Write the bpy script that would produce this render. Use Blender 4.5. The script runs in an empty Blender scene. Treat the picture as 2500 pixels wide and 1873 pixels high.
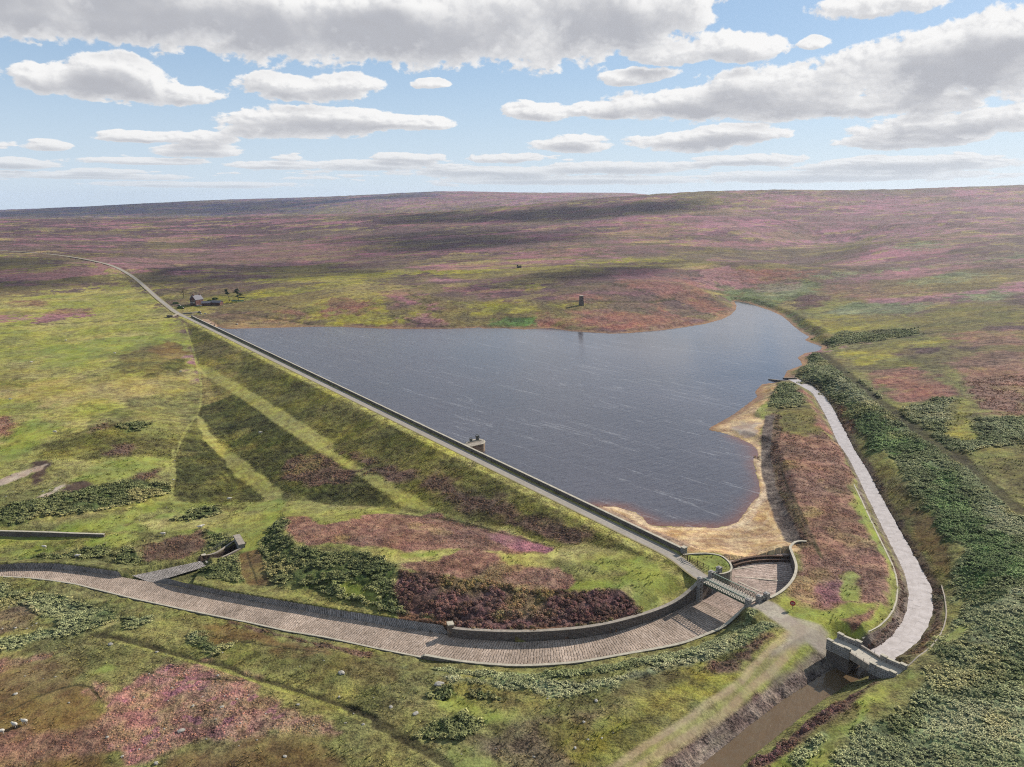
import bpy, bmesh, math, random
import numpy as np
from mathutils import Vector, Matrix
from mathutils.geometry import delaunay_2d_cdt

random.seed(7); rng = np.random.default_rng(7)
scene = bpy.context.scene
COL = scene.collection
R = math.radians

# ------------------------------------------------------------------ camera
F, EYE = 1850.0, 446.5                     # focal length in photo pixels, horizon offset
PITCH = math.atan(EYE / F); CAMZ = 90.0
cam = bpy.data.cameras.new("camera"); camo = bpy.data.objects.new("camera", cam); COL.objects.link(camo)
cam.sensor_fit = 'HORIZONTAL'; cam.sensor_width = 36; cam.lens = 36 * F / 2500
cam.clip_start = 1; cam.clip_end = 80000
camo.location = (0, 0, CAMZ); camo.rotation_euler = (math.pi / 2 - PITCH, 0, 0)
scene.camera = camo
scene.view_settings.view_transform = 'Standard'; scene.view_settings.look = 'None'
scene.view_settings.gamma = 1; scene.view_settings.use_curve_mapping = False
scene.view_settings.exposure = 0.98
scene.cycles.use_denoising = False; scene.cycles.filter_width = 1.1
scene.cycles.max_bounces = 6; scene.cycles.volume_bounces = 0; scene.cycles.transparent_max_bounces = 8

# ------------------------------------------------------------------ sun and sky
SUN_EL, SUN_AZ = 31.0, 54.0                # azimuth from +Y towards +X
sdir = np.array([math.sin(R(SUN_AZ)) * math.cos(R(SUN_EL)), math.cos(R(SUN_AZ)) * math.cos(R(SUN_EL)), math.sin(R(SUN_EL))])
sun = bpy.data.lights.new("sun", 'SUN'); suno = bpy.data.objects.new("sun", sun); COL.objects.link(suno)
sun.energy = 4.2; sun.angle = R(0.5); sun.color = (1, .93, .84)
suno.rotation_euler = Vector(sdir).to_track_quat('Z', 'Y').to_euler(); suno.location = (0, 0, 400)

class NT:
    """tiny helper for building node trees"""
    def __init__(s, tree): s.t = tree
    def n(s, typ, **kw):
        nd = s.t.nodes.new(typ)
        for k, v in kw.items(): setattr(nd, k, v)
        return nd
    def put(s, sock, v):
        if isinstance(v, bpy.types.NodeSocket): s.t.links.new(v, sock)
        elif v is not None: sock.default_value = v
    def m(s, op, a=None, b=None, c=None, clamp=False):
        nd = s.n('ShaderNodeMath', operation=op, use_clamp=clamp)
        for i, v in enumerate((a, b, c)): s.put(nd.inputs[i], v)
        return nd.outputs[0]
    def vm(s, op, a=None, b=None):
        nd = s.n('ShaderNodeVectorMath', operation=op)
        s.put(nd.inputs[0], a); s.put(nd.inputs[1], b)
        return nd.outputs[0]
    def scl(s, v, k):
        nd = s.n('ShaderNodeVectorMath', operation='SCALE'); s.put(nd.inputs[0], v); s.put(nd.inputs['Scale'], k); return nd.outputs[0]
    def noise(s, vec, scale=1, detail=4, rough=.55, dist=0, dim='3D'):
        nd = s.n('ShaderNodeTexNoise', noise_dimensions=dim)
        s.put(nd.inputs['Vector'], vec)
        nd.inputs['Scale'].default_value = scale; nd.inputs['Detail'].default_value = detail
        nd.inputs['Roughness'].default_value = rough; nd.inputs['Distortion'].default_value = dist
        return nd.outputs[0]
    def ramp(s, x, a, b, lo=0., hi=1., smooth=True):
        nd = s.n('ShaderNodeMapRange', interpolation_type='SMOOTHSTEP' if smooth else 'LINEAR')
        for i, v in enumerate((x, a, b, lo, hi)): s.put(nd.inputs[i], v)
        return nd.outputs[0]
    def mix(s, f, a, b, mode='MIX'):
        nd = s.n('ShaderNodeMix', data_type='RGBA', blend_type=mode)
        s.put(nd.inputs[0], f); s.put(nd.inputs[6], a); s.put(nd.inputs[7], b)
        return nd.outputs[2]
    def xyz(s, x, y, z):
        nd = s.n('ShaderNodeCombineXYZ')
        for i, v in enumerate((x, y, z)): s.put(nd.inputs[i], v)
        return nd.outputs[0]
    def sep(s, v):
        nd = s.n('ShaderNodeSeparateXYZ'); s.put(nd.inputs[0], v); return nd.outputs

def ray(px, py):
    x = (np.asarray(px, float) - 1250) / F; y = (936.5 - np.asarray(py, float)) / F
    c, s = math.cos(PITCH), math.sin(PITCH)
    return np.stack([x, c + y * s, -s + y * c], -1)
def azel(px, py):
    r = ray(px, py); r = r / np.linalg.norm(r)
    return math.degrees(math.atan2(r[0], r[1])), math.degrees(math.asin(r[2]))

world = bpy.data.worlds.new("World"); scene.world = world; world.use_nodes = True
W = NT(world.node_tree); world.node_tree.nodes.clear()
sky = W.n('ShaderNodeTexSky', sky_type='NISHITA', sun_disc=False, sun_elevation=R(SUN_EL), sun_rotation=R(SUN_AZ),
          altitude=300, air_density=1.0, dust_density=.6, ozone_density=1.5)
# each cloud: photo position of its centre, half width, rise above the base line, depth below it (photo pixels)
CLOUDS = [(700, 20, 1000, 80, 110), (1000, 70, 800, 100, 105), (1400, 40, 400, 120, 90), (300, 30, 600, 60, 90), (160, -60, 500, 90, 100),
    (280, 205, 250, 55, 45), (270, 175, 120, 45, 50), (470, 222, 95, 28, 30), (100, 195, 90, 45, 40), (740, 215, 190, 34, 40), (840, 205, 110, 36, 40), (650, 205, 90, 30, 30),
    (720, 305, 220, 42, 34), (800, 290, 190, 34, 40), (620, 325, 120, 24, 20), (960, 300, 140, 22, 20), (1060, 300, 70, 20, 15), (480, 340, 110, 22, 18), (480, 370, 120, 22, 18), (350, 335, 120, 18, 14), (115, 355, 70, 16, 12),
    (1310, 270, 95, 30, 28), (1700, 255, 330, 40, 38), (1950, 215, 420, 65, 75), (2250, 160, 360, 80, 110), (2420, 150, 260, 110, 110), (2520, 90, 160, 60, 120), (2100, 250, 420, 40, 42), (1480, 268, 120, 26, 24),
    (1790, 115, 170, 38, 40), (1640, 140, 120, 30, 28), (1570, 185, 110, 22, 22), (1990, 105, 60, 20, 16), (2130, 5, 210, 30, 48), (1050, 205, 60, 16, 12),
    (2320, 310, 320, 34, 30), (2200, 345, 250, 20, 18), (2480, 290, 180, 40, 40), (1700, 345, 210, 28, 24), (1800, 330, 130, 26, 28), (1390, 355, 130, 24, 20), (1250, 385, 120, 16, 14), (1850, 390, 160, 18, 16), (1000, 385, 110, 14, 12),
    (870, 405, 200, 16, 14), (1180, 420, 260, 14, 16), (1500, 410, 240, 18, 16), (2200, 400, 330, 20, 20), (700, 405, 160, 12, 10), (1420, 440, 420, 12, 12), (2000, 430, 460, 16, 14), (60, 400, 120, 16, 12), (350, 395, 190, 10, 9), (250, 430, 260, 10, 10), (500, 450, 300, 8, 9)]
gt = bpy.data.node_groups.new("cloud_density", 'ShaderNodeTree')
gt.interface.new_socket("az", in_out='INPUT', socket_type='NodeSocketFloat'); gt.interface.new_socket("el", in_out='INPUT', socket_type='NodeSocketFloat')
gt.interface.new_socket("density", in_out='OUTPUT', socket_type='NodeSocketFloat'); gt.interface.new_socket("bulk", in_out='OUTPUT', socket_type='NodeSocketFloat')
g = NT(gt); gi = g.n('NodeGroupInput'); go = g.n('NodeGroupOutput')
az0, el0 = gi.outputs[0], gi.outputs[1]
elw = g.m('MAXIMUM', el0, 0.0)
# clouds shrink and flatten towards the horizon, so the breakup noise does too
lv = g.m('MULTIPLY', g.m('LOGARITHM', g.m('ADD', elw, 2.5), 2.718), 7.0)
nv = g.xyz(g.m('MULTIPLY', az0, .42), lv, 3.3)
nlow = g.noise(nv, .42, 2, .5)
bil = g.m('ABSOLUTE', g.m('SUBTRACT', g.noise(nv, 1.05, 7, .56), .5))
bil = g.m('SUBTRACT', .16, g.m('MULTIPLY', bil, 1.6))
n2 = g.noise(nv, 2.6, 5, .6)
wob = g.m('MULTIPLY', g.m('SUBTRACT', g.noise(nv, .3, 3, .5), .5), 2.6)
az1 = g.m('ADD', az0, g.m('MULTIPLY', wob, 1.2))
el1 = g.m('ADD', el0, g.m('MULTIPLY', wob, g.m('MULTIPLY', g.m('MINIMUM', elw, 10.0), .07)))
field = None
for (cx, cy, w, up, dn) in CLOUDS:
    a, e = azel(cx, cy); a2, _ = azel(cx + w, cy); _, eu = azel(cx, cy - up); _, ed = azel(cx, cy + dn)
    da = g.m('MULTIPLY', g.m('SUBTRACT', az1, a), 1.12 / max(abs(a2 - a), .1))
    dv = g.m('SUBTRACT', el1, e)
    dd = g.m('MAXIMUM', g.m('MULTIPLY', dv, 1 / (eu - e)), g.m('MULTIPLY', dv, -1 / (e - ed)))
    f_ = g.m('SUBTRACT', 1.0, g.m('ADD', g.m('MULTIPLY', da, da), g.m('MULTIPLY', dd, dd)))
    field = f_ if field is None else g.m('SMOOTH_MAX', field, f_, .18)
band = g.m('MULTIPLY', g.ramp(el0, .2, 1.6), g.ramp(el0, 4.8, 2.4))
nh = g.noise(g.xyz(g.m('MULTIPLY', az0, .16), g.m('MULTIPLY', lv, .75), 9.1), 1.0, 3, .55)
field = g.m('MAXIMUM', field, g.m('SUBTRACT', g.ramp(nh, .42, .70, -1.0, .75), g.m('MULTIPLY', g.m('SUBTRACT', 1.0, band), 2.0)))
field = g.m('MAXIMUM', field, -1.0)
# scattered cloud everywhere else in the sky, outside the part the photograph shows
far_az = g.ramp(g.m('ABSOLUTE', az0), 36., 46.); high = g.ramp(el0, 15.0, 20.)
els = g.ramp(g.noise(nv, .2, 2, .5), .42, .62, -.5, .5)
field = g.m('ADD', field, g.m('MULTIPLY', g.m('MAXIMUM', far_az, high), g.m('ADD', els, .75)))
dens = g.m('ADD', field, g.m('MULTIPLY', g.m('SUBTRACT', nlow, .5), 2.0))
bulk = dens; dens = g.m('ADD', dens, g.m('MULTIPLY', bil, 1.9))
dens = g.m('ADD', dens, g.m('MULTIPLY', g.m('SUBTRACT', n2, .5), .65))
g.put(go.inputs[0], dens); g.put(go.inputs[1], bulk)

tc = W.n('ShaderNodeTexCoord'); dx, dy, dz = W.sep(W.vm('NORMALIZE', tc.outputs['Generated']))
AZ = W.m('MULTIPLY', W.m('ARCTAN2', dx, dy), 180 / math.pi)
EL = W.m('MULTIPLY', W.m('ARCSINE', dz), 180 / math.pi)
def cloud(da, de):
    nd = W.n('ShaderNodeGroup'); nd.node_tree = gt
    W.put(nd.inputs[0], W.m('ADD', AZ, da)); W.put(nd.inputs[1], W.m('ADD', EL, de)); return nd.outputs
elc = W.m('MAXIMUM', EL, .5)
lift = W.m('MULTIPLY', W.m('ADD', elc, 1.0), .105)
(d0, k0), (d1, k1) = cloud(0, 0), cloud(W.m('MULTIPLY', lift, .8), lift)
d2, k2 = cloud(W.m('MULTIPLY', lift, .34), W.m('MULTIPLY', lift, .26))
alpha = W.ramp(d0, .0, .30)
core = W.m('MULTIPLY', W.ramp(W.m('ADD', k1, W.m('MULTIPLY', W.m('SUBTRACT', d1, k1), .35)), -.2, 1.2), W.ramp(d0, .05, .9))
puff = W.ramp(W.m('SUBTRACT', d0, d2), -.42, .34)
ccol = W.mix(core, (1.0, .99, .975, 1), (.50, .505, .54, 1))
ccol = W.mix(W.m('MULTIPLY', W.m('SUBTRACT', 1.0, puff), .55), ccol, (.52, .53, .57, 1))
hz = W.ramp(EL, 0., 6., .45, 0.)
ccol = W.mix(hz, ccol, (.66, .69, .74, 1))
skym = W.mix(W.ramp(EL, -1., 14., .85, .55), W.scl(sky.outputs[0], .05), W.mix(W.ramp(EL, 0., 13.), (.33, .395, .465, 1), (.20, .30, .435, 1)))
tot = W.mix(W.m('MULTIPLY', alpha, W.ramp(EL, -.5, 4., .5, .97)), skym, W.scl(ccol, .485))
bg = W.n('ShaderNodeBackground'); W.put(bg.inputs[0], tot); bg.inputs[1].default_value = 1.0
wo = W.n('ShaderNodeOutputWorld'); W.put(wo.inputs[0], bg.outputs[0])
world.cycles.sampling_method = 'MANUAL'; world.cycles.sample_map_resolution = 512

# ------------------------------------------------------------------ numpy noise
def _h(ix, iy, seed):
    h = (ix.astype(np.uint32) * np.uint32(374761393) + iy.astype(np.uint32) * np.uint32(668265263) + np.uint32(seed * 2246822519 & 0xffffffff))
    h = (h ^ (h >> np.uint32(13))) * np.uint32(1274126177)
    return ((h ^ (h >> np.uint32(16))) & np.uint32(0xffff)).astype(np.float32) / 65535.
def vnoise(x, y, seed=0):
    ix, iy = np.floor(x).astype(np.int64), np.floor(y).astype(np.int64)
    fx, fy = (x - ix).astype(np.float32), (y - iy).astype(np.float32)
    fx, fy = fx * fx * (3 - 2 * fx), fy * fy * (3 - 2 * fy)
    a, b, c, d = _h(ix, iy, seed), _h(ix + 1, iy, seed), _h(ix, iy + 1, seed), _h(ix + 1, iy + 1, seed)
    return a + (b - a) * fx + (c - a) * fy + (a - b - c + d) * fx * fy
def fbm(x, y, scale, octv=3, seed=0):
    s = 0; amp = 1.; tot = 0
    for k in range(octv):
        q = 2.03 ** k / scale; ca, sa = math.cos(k * 1.1 + .4), math.sin(k * 1.1 + .4)
        s = s + amp * vnoise((x * ca - y * sa) * q + 17.3 * k, (x * sa + y * ca) * q - 9.1 * k, seed + k); tot += amp; amp *= .55
    return s / tot
def sstep(a, b, x):
    t = np.clip((x - a) / (b - a), 0, 1); return t * t * (3 - 2 * t)

# ------------------------------------------------------------------ photo coordinates (crops of the photograph) to world points
CR = {'N': (0, 0, 1), 'F': (0, 0, 1.13020), '1': (0, 450, .40687), '2': (800, 450, .40687), '3': (1600, 450, .40687), '4': (0, 1100, .46656),
      '5': (800, 1100, .46656), '6': (1600, 1100, .46656), '7': (1640, 1330, .14467), '8': (2000, 1500, .13562), '9': (420, 1280, .09946),
      'H': (400, 680, .16275), 'P': (1100, 1040, .07233)}
def pix(crop, *pts):
    ox, oy, k = CR[crop]; return [(ox + p[0] * k, oy + p[1] * k) for p in pts]
def at(p, z):
    """world point of a photo pixel on the level z"""
    r = ray(p[0], p[1]); t = (z - CAMZ) / r[2]; return np.array([r[0] * t, r[1] * t, z])
def atz(crop, *pts):
    """(x, y, z) triples: crop coordinates plus level -> world points"""
    ox, oy, k = CR[crop]; return [at((ox + p[0] * k, oy + p[1] * k), p[2]) for p in pts]

# ------------------------------------------------------------------ the lie of the land: levels read at photo points, smooth surface between
WL = -3.0
LV = [(0,1873,-13),(300,1873,-11),(700,1873,-8),(1100,1873,-5),(1480,1873,-2),(1800,1873,-1.2),(2100,1873,.5),(2500,1873,5),
 (0,1650,-13.5),(400,1650,-11.5),(800,1700,-8.5),(1200,1720,-5),(1500,1700,-2),(0,1450,-14.0),(300,1460,-12.7),(600,1550,-10),(900,1630,-7.8),(1250,1640,-5),(1600,1600,-3),
 (1750,1540,-1.4),(1880,1560,.0),(2060,1575,.2),(1700,1750,-.6),(2300,1700,1.5),(2450,1600,4),(2500,1450,6),(2350,1450,3),(2320,1350,2.5),(2500,1250,6),(2300,1200,3.5),(2200,1100,2.5),(2400,1100,6.5),
 (1800,1800,-1),(2000,1750,-.2),(1900,1300,.3),(2050,1450,.2),(1950,1150,.3),(1920,1000,.3),(2050,1130,.2),
 (1500,1430,-1.5),(1350,1420,-2.5),(1100,1400,-4),(950,1390,-4.5),(900,1300,-5.5),(1250,1340,-3.5),(750,1280,-8),(700,1300,-8.5),
 (1300,1535,-5.2),(1100,1545,-5.6),(900,1510,-7.6),(700,1465,-9.8),(560,1440,-11.4),(440,1415,-12.3),
 (560,1000,-10),(700,1100,-13),(560,1120,-14),(640,1190,-15),(900,1180,-11),(1000,1210,-9),(1150,1250,-7.5),(520,900,-8),(450,1000,-10),
 (600,1330,-12.0),(640,1240,-13),(450,1250,-13.5),(300,1330,-13.3),(100,1350,-13.8),(0,1355,-14),(0,1285,-11),(200,1290,-11.5),(300,1240,-11.5),(100,1210,-10),(0,1150,-9),(0,1000,-6),(200,1000,-6),(380,1050,-8),(420,1200,-12.6),
 (400,900,-4),(200,850,-2.5),(0,850,-3),(440,800,-1.5),(300,760,0),(0,780,0),(150,730,2),(350,700,3),(470,745,2.2),(600,745,3),(700,785,-1.6),(560,788,-1.6),
 (900,796,-2),(1250,788,-1),(1600,800,-1.5),(1400,745,7),(1100,740,7),(800,730,7),(1690,740,2),(1795,728,-2.4),
 (1900,785,0),(2010,860,0),(2100,850,3),(2300,850,10),(2500,850,15),(2100,950,4),(2300,1000,7),(2500,1000,10),(2000,900,1.5),(1960,925,.8)]
DV = [(1800,700,790),(1900,655,980),(1980,620,1200),(2040,585,1500),(1810,722,735),(0,650,950),(0,620,1150),(0,590,1450),(0,560,1900),(0,533,2600),(0,540,3300),(0,528,4200),(0,513,5500),(0,528,6800),(-600,560,1900),(-600,540,2700),(-600,545,3400),(-600,522,5500),(-600,545,6800),(-600,650,950),(-600,800,520),
 (300,620,1150),(300,650,930),(500,700,750),(500,650,1000),(500,620,1250),(500,590,1600),(500,560,2000),(500,527,2700),(500,533,3400),(500,515,4300),(500,489.5,5500),(500,508,6800),
 (900,700,720),(900,650,950),(900,600,1300),(900,560,1850),(900,519,2600),(900,526,3300),(900,505,4200),(900,476,5500),(900,500,6800),
 (1080,515,2500),(1080,522,3300),(1080,467.5,5500),(1250,700,720),(1250,650,900),(1250,610,1150),(1250,570,1500),(1250,540,1850),(1250,520,2150),(1250,503,2450),(1250,510,3200),(1250,490,4300),(1250,470.5,5500),(1250,495,6800),
 (1400,491.5,2400),(1400,500,3200),(1400,484,4300),(1400,471.6,5500),(1590,479,2400),(1590,489,3200),(1590,476.4,5500),(1590,500,6800),
 (1700,700,720),(1700,650,900),(1700,600,1200),(1700,560,1500),(1700,520,1900),(1700,490,2200),(1700,471,2450),(1700,488,3400),(1700,500,5500),
 (1850,466,2500),(1850,486,3500),(1850,560,1500),(1850,640,930),(2100,750,620),(2100,700,740),(2100,650,890),(2100,600,1200),(2100,560,1550),(2100,520,1950),(2100,490,2300),(2100,467,2600),(2100,486,3600),(2100,505,5500),
 (2300,750,570),(2300,650,850),(2300,550,1500),(2300,460,2700),(2300,480,3700),(2500,750,520),(2500,650,800),(2500,550,1400),(2500,500,2000),(2500,452.5,2800),(2500,475,3800),(2500,500,6000),
 (3000,650,700),(3000,550,1300),(3000,450,2800),(3000,475,3900),(3100,900,330),(3100,1100,240),(1250,520,7500)]
PL = [(-60,60,-12),(0,60,-6),(60,60,3),(-25,40,-9),(25,40,-2),(-150,100,-14),(-330,300,-8),(-330,420,-4),(130,90,5),(0,10,-5)]
cp = [at((a, b), z) for a, b, z in LV]
for a, b, d in DV:
    r = ray(a, b); cp.append(r * (d / r[1]) + np.array([0, 0, CAMZ]))
cp += [np.array(q, float) for q in PL]
cp = np.array(cp)
def uv(x, y):
    y = np.maximum(y, 8.); return x / (y + 25), np.log(y + 25) * .9
cu, cv = uv(cp[:, 0], cp[:, 1])
def tk(r2): return np.where(r2 > 1e-12, .5 * r2 * np.log(np.maximum(r2, 1e-12)), 0)
NCP = len(cp); K = tk((cu[:, None] - cu) ** 2 + (cv[:, None] - cv) ** 2) + np.eye(NCP) * 2e-4
Pm = np.stack([np.ones(NCP), cu, cv], 1); A_ = np.zeros((NCP + 3, NCP + 3)); A_[:NCP, :NCP] = K; A_[:NCP, NCP:] = Pm; A_[NCP:, :NCP] = Pm.T
wt = np.linalg.solve(A_, np.concatenate([cp[:, 2], np.zeros(3)]))
def tps(x, y):
    u, v = uv(x, y); out = np.zeros(x.shape)
    for i in range(0, len(x), 60000):
        a, b = u[i:i + 60000], v[i:i + 60000]
        out[i:i + 60000] = tk((a[:, None] - cu) ** 2 + (b[:, None] - cv) ** 2) @ wt[:NCP] + wt[NCP] + wt[NCP + 1] * a + wt[NCP + 2] * b
    return out

# the dam: straight crest from the far bank (A) to the bridge (B); n > 0 is the downstream side
DA, DB = at((468, 775), 0)[:2], at((1663, 1350), 0)[:2]
DL = np.linalg.norm(DB - DA); dt_ = (DB - DA) / DL; dn_ = np.array([dt_[1], -dt_[0]])
def damsn(x, y):
    return (x - DA[0]) * dt_[0] + (y - DA[1]) * dt_[1], (x - DA[0]) * dn_[0] + (y - DA[1]) * dn_[1]
def damp(s, n, z=0.): q = DA + dt_ * s + dn_ * n; return np.array([q[0], q[1], z])
def ground0(x, y):
    z = tps(x, y); s, n = damsn(x, y)
    z = z - 42 * np.exp(-((y - 3350) / 480) ** 2) * sstep(.16, -.02, x / np.maximum(y, 8))      # the dip behind the middle ridge
    zd = np.where(n > 5.5, -.1 - (n - 5.5) / 4.4, np.where(n < -.8, -.25 + (n + .8) / 1.75, -.1))
    endw = np.minimum(sstep(-26, 4, s), sstep(DL + 17, DL + 2, s))
    on = (s > -30) & (s < DL + 18)
    zz = np.maximum(z, zd); crest = np.exp(-(np.maximum(np.abs(n - 2) - 5., 0) / 5.) ** 2)
    zz = zz + (np.maximum(zd, -.4) - zz) * crest * (n > -1)
    return np.where(on, z + (zz - z) * endw, z)
def G(P):
    """photo pixels -> points on the ground (marching each sight line to the land surface)"""
    P = np.array(P, float); r = ray(P[:, 0], P[:, 1]); r = r / r[:, 1:2]
    Ys = np.exp(np.linspace(math.log(70), math.log(7500), 150)); lo = np.full(len(P), Ys[0]); hi = np.full(len(P), Ys[-1]); hit = np.zeros(len(P), bool)
    for k in range(1, 150):
        Y = Ys[k]; gz = ground0(r[:, 0] * Y, np.full(len(P), Y)); below = (CAMZ + r[:, 2] * Y) < gz
        new = below & ~hit; lo[new], hi[new] = Ys[k - 1], Y; hit |= below
    for k in range(14):
        mid = (lo + hi) / 2; below = (CAMZ + r[:, 2] * mid) < ground0(r[:, 0] * mid, mid)
        hi = np.where(below, mid, hi); lo = np.where(below, lo, mid)
    hi = np.where(hit, hi, 7000)
    return np.stack([r[:, 0] * hi, hi, CAMZ + r[:, 2] * hi], 1)
def gp(crop, *pts): return G(pix(crop, *pts))

def resample(P, step):
    P = np.array(P, float); d = np.r_[0, np.cumsum(np.linalg.norm(np.diff(P[:, :2], axis=0), axis=1))]
    t = np.linspace(0, d[-1], max(2, int(d[-1] / step) + 1))
    return np.stack([np.interp(t, d, P[:, k]) for k in range(P.shape[1])], 1)
def smooth(P, it=2):
    P = np.array(P, float)
    for _ in range(it):
        Q = [P[0]]
        for a, b in zip(P[:-1], P[1:]): Q += [a * .75 + b * .25, a * .25 + b * .75]
        P = np.array(Q + [P[-1]])
    return P
def sdf(x, y, poly, margin):
    """signed distance to a plan polygon, + inside; only worked out near it"""
    poly = np.asarray(poly)[:, :2]; x0, y0 = poly.min(0) - margin; x1, y1 = poly.max(0) + margin
    idx = np.nonzero((x > x0) & (x < x1) & (y > y0) & (y < y1))[0]
    px_, py_ = x[idx], y[idx]; d2 = np.full(len(idx), 1e18); ins = np.zeros(len(idx), bool)
    for a, b in zip(poly, np.roll(poly, -1, 0)):
        ex, ey = b - a; L = ex * ex + ey * ey + 1e-9
        t = np.clip(((px_ - a[0]) * ex + (py_ - a[1]) * ey) / L, 0, 1)
        d2 = np.minimum(d2, (px_ - a[0] - t * ex) ** 2 + (py_ - a[1] - t * ey) ** 2)
        c = (a[1] > py_) != (b[1] > py_)
        with np.errstate(divide='ignore', invalid='ignore'): ins ^= c & (px_ < (b[0] - a[0]) * (py_ - a[1]) / (b[1] - a[1]) + a[0])
    return idx, np.where(ins, 1, -1) * np.sqrt(d2)
def ldist(x, y, line, margin):
    """distance to a plan polyline and the value of its third column there"""
    line = np.asarray(line); x0, y0 = line[:, :2].min(0) - margin; x1, y1 = line[:, :2].max(0) + margin
    idx = np.nonzero((x > x0) & (x < x1) & (y > y0) & (y < y1))[0]
    px_, py_ = x[idx], y[idx]; d2 = np.full(len(idx), 1e18); zz = np.zeros(len(idx)); side = np.zeros(len(idx))
    for a, b in zip(line[:-1], line[1:]):
        ex, ey = b[0] - a[0], b[1] - a[1]; L = ex * ex + ey * ey + 1e-9
        t = np.clip(((px_ - a[0]) * ex + (py_ - a[1]) * ey) / L, 0, 1)
        q = (px_ - a[0] - t * ex) ** 2 + (py_ - a[1] - t * ey) ** 2; m = q < d2
        d2 = np.where(m, q, d2)
        if line.shape[1] > 2: zz = np.where(m, a[2] + t * (b[2] - a[2]), zz)
        side = np.where(m, ex * (py_ - a[1]) - ey * (px_ - a[0]), side)
    return idx, np.sqrt(d2), zz, side

# ------------------------------------------------------------------ outlines of water, channels and roads
W_far = pix('1', (1362, 868), (1600, 862), (1900, 855)) + pix('2', (100, 857), (400, 868), (700, 868), (880, 862), (905, 857), (930, 866), (1050, 864), (1180, 872), (1260, 866), (1340, 862), (1450, 880), (1600, 890), (1700, 897), (1800, 893), (2000, 876), (2212, 849)) + \
    pix('3', (150, 860), (300, 838), (400, 810), (450, 785), (480, 755), (487, 730), (472, 702), (480, 700), (560, 714), (690, 758), (760, 790), (800, 822), (830, 852), (880, 890), (925, 915), (898, 935), (930, 950), (1003, 975), (985, 1000), (900, 1013), (855, 1040), (875, 1065), (882, 1085), (790, 1120), (772, 1160),
    (840, 1166), (835, 1185), (720, 1190), (640, 1200), (600, 1245), (612, 1275), (540, 1330), (470, 1382), (420, 1410), (330, 1460), (320, 1475), (400, 1490), (500, 1522), (580, 1560), (612, 1590))
W_beach = pix('6', (545, 40), (562, 110), (585, 200), (580, 235), (545, 265), (500, 330), (470, 378), (400, 403), (340, 410), (200, 408), (60, 405)) + pix('5', (1740, 410), (1660, 390), (1640, 375), (1610, 340), (1580, 325), (1500, 300), (1455, 300), (1412, 292))
water_poly = np.array([at(p, WL) for p in W_far + W_beach])[:, :2]
fac = damsn(water_poly[-1:, 0], water_poly[-1:, 1])[0][0]
water_poly = np.vstack([water_poly, [damp(fac - 8, -5.4)[:2]], [damp(fac * .5, -5.6)[:2]], [damp(28, -5.6)[:2]]])
beach_line = np.array([at(p, WL) for p in pix('3', (500, 1522), (580, 1560)) + W_beach])

sand_poly = np.array([at(p, -2.3) for p in W_beach + pix('5', (1412, 292), (1560, 370), (1700, 445), (1850, 520)) + pix('7', (200, 150), (420, 120), (640, 120), (860, 165), (960, 240), (1030, 290), (1500, 190), (1975, 195), (1965, 30)) + pix('6', (690, 500), (650, 370), (605, 235))])[:, :2]
# spillway: inner edge and outer edge, each (x, y, wall top, floor)
def edge(rows):
    out = []
    for crop, x, y, zp, zt, zf in rows:
        q = at(pix(crop, (x, y))[0], zp); out.append((q[0], q[1], zt, zf))
    return np.array(out)
I_up = edge([('7', 860, 190, .1, .1, -4.5), ('7', 950, 258, .1, .1, -4.5), ('7', 1005, 320, .1, .1, -4.5), ('7', 1030, 390, .1, .1, -4.5), ('7', 1010, 450, .1, .1, -4.5), ('7', 930, 485, .1, .1, -4.5), ('7', 850, 500, .1, .1, -4.5), ('7', 700, 505, 0., .1, -4.5)])
O_up = edge([('7', 1972, 40, .2, .2, -4.5), ('7', 1985, 80, .2, .2, -4.5), ('7', 2030, 190, .2, .2, -4.5), ('7', 2075, 310, .2, .2, -4.5), ('7', 2083, 400, .2, .2, -4.5), ('7', 2060, 510, .2, .2, -4.5), ('7', 2000, 620, .2, .2, -4.5), ('7', 1900, 730, .2, .2, -4.5), ('7', 1770, 825, .2, .2, -4.5), ('7', 1640, 890, .2, .2, -4.5)])
I_dn = edge([('7', 470, 640, -.1, 0., -4.6), ('7', 370, 960, -4.9, -1.3, -4.9), ('7', 90, 1110, -5.2, -3.0, -5.2), ('5', 1700, 890, -5.6, -3.5, -5.6), ('5', 1500, 952, -6.2, -3.9, -6.2), ('5', 1300, 986, -6.7, -4.4, -6.7), ('5', 1000, 1003, -7.4, -5.1, -7.4), ('5', 700, 985, -8.1, -6.0, -8.1), ('5', 640, 972, -8.3, -6.3, -8.3)])
O_dn = edge([('7', 1270, 1040, -.6, 0., -4.6), ('7', 1100, 1165, -2.8, -2.8, -4.8), ('7', 860, 1382, -3.9, -3.9, -5.2), ('6', 300, 945, -4.4, -4.4, -5.6), ('6', 150, 1005, -5.0, -5.0, -6.1), ('6', 0, 1035, -5.5, -5.5, -6.5), ('5', 1500, 1072, -5.9, -5.9, -6.9), ('5', 1300, 1108, -6.4, -6.4, -7.4), ('5', 1050, 1124, -6.9, -6.9, -7.8), ('5', 900, 1120, -7.1, -7.1, -8.0), ('5', 700, 1102, -7.4, -7.4, -8.3), ('5', 510, 1068, -7.7, -7.7, -8.6)])
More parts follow.
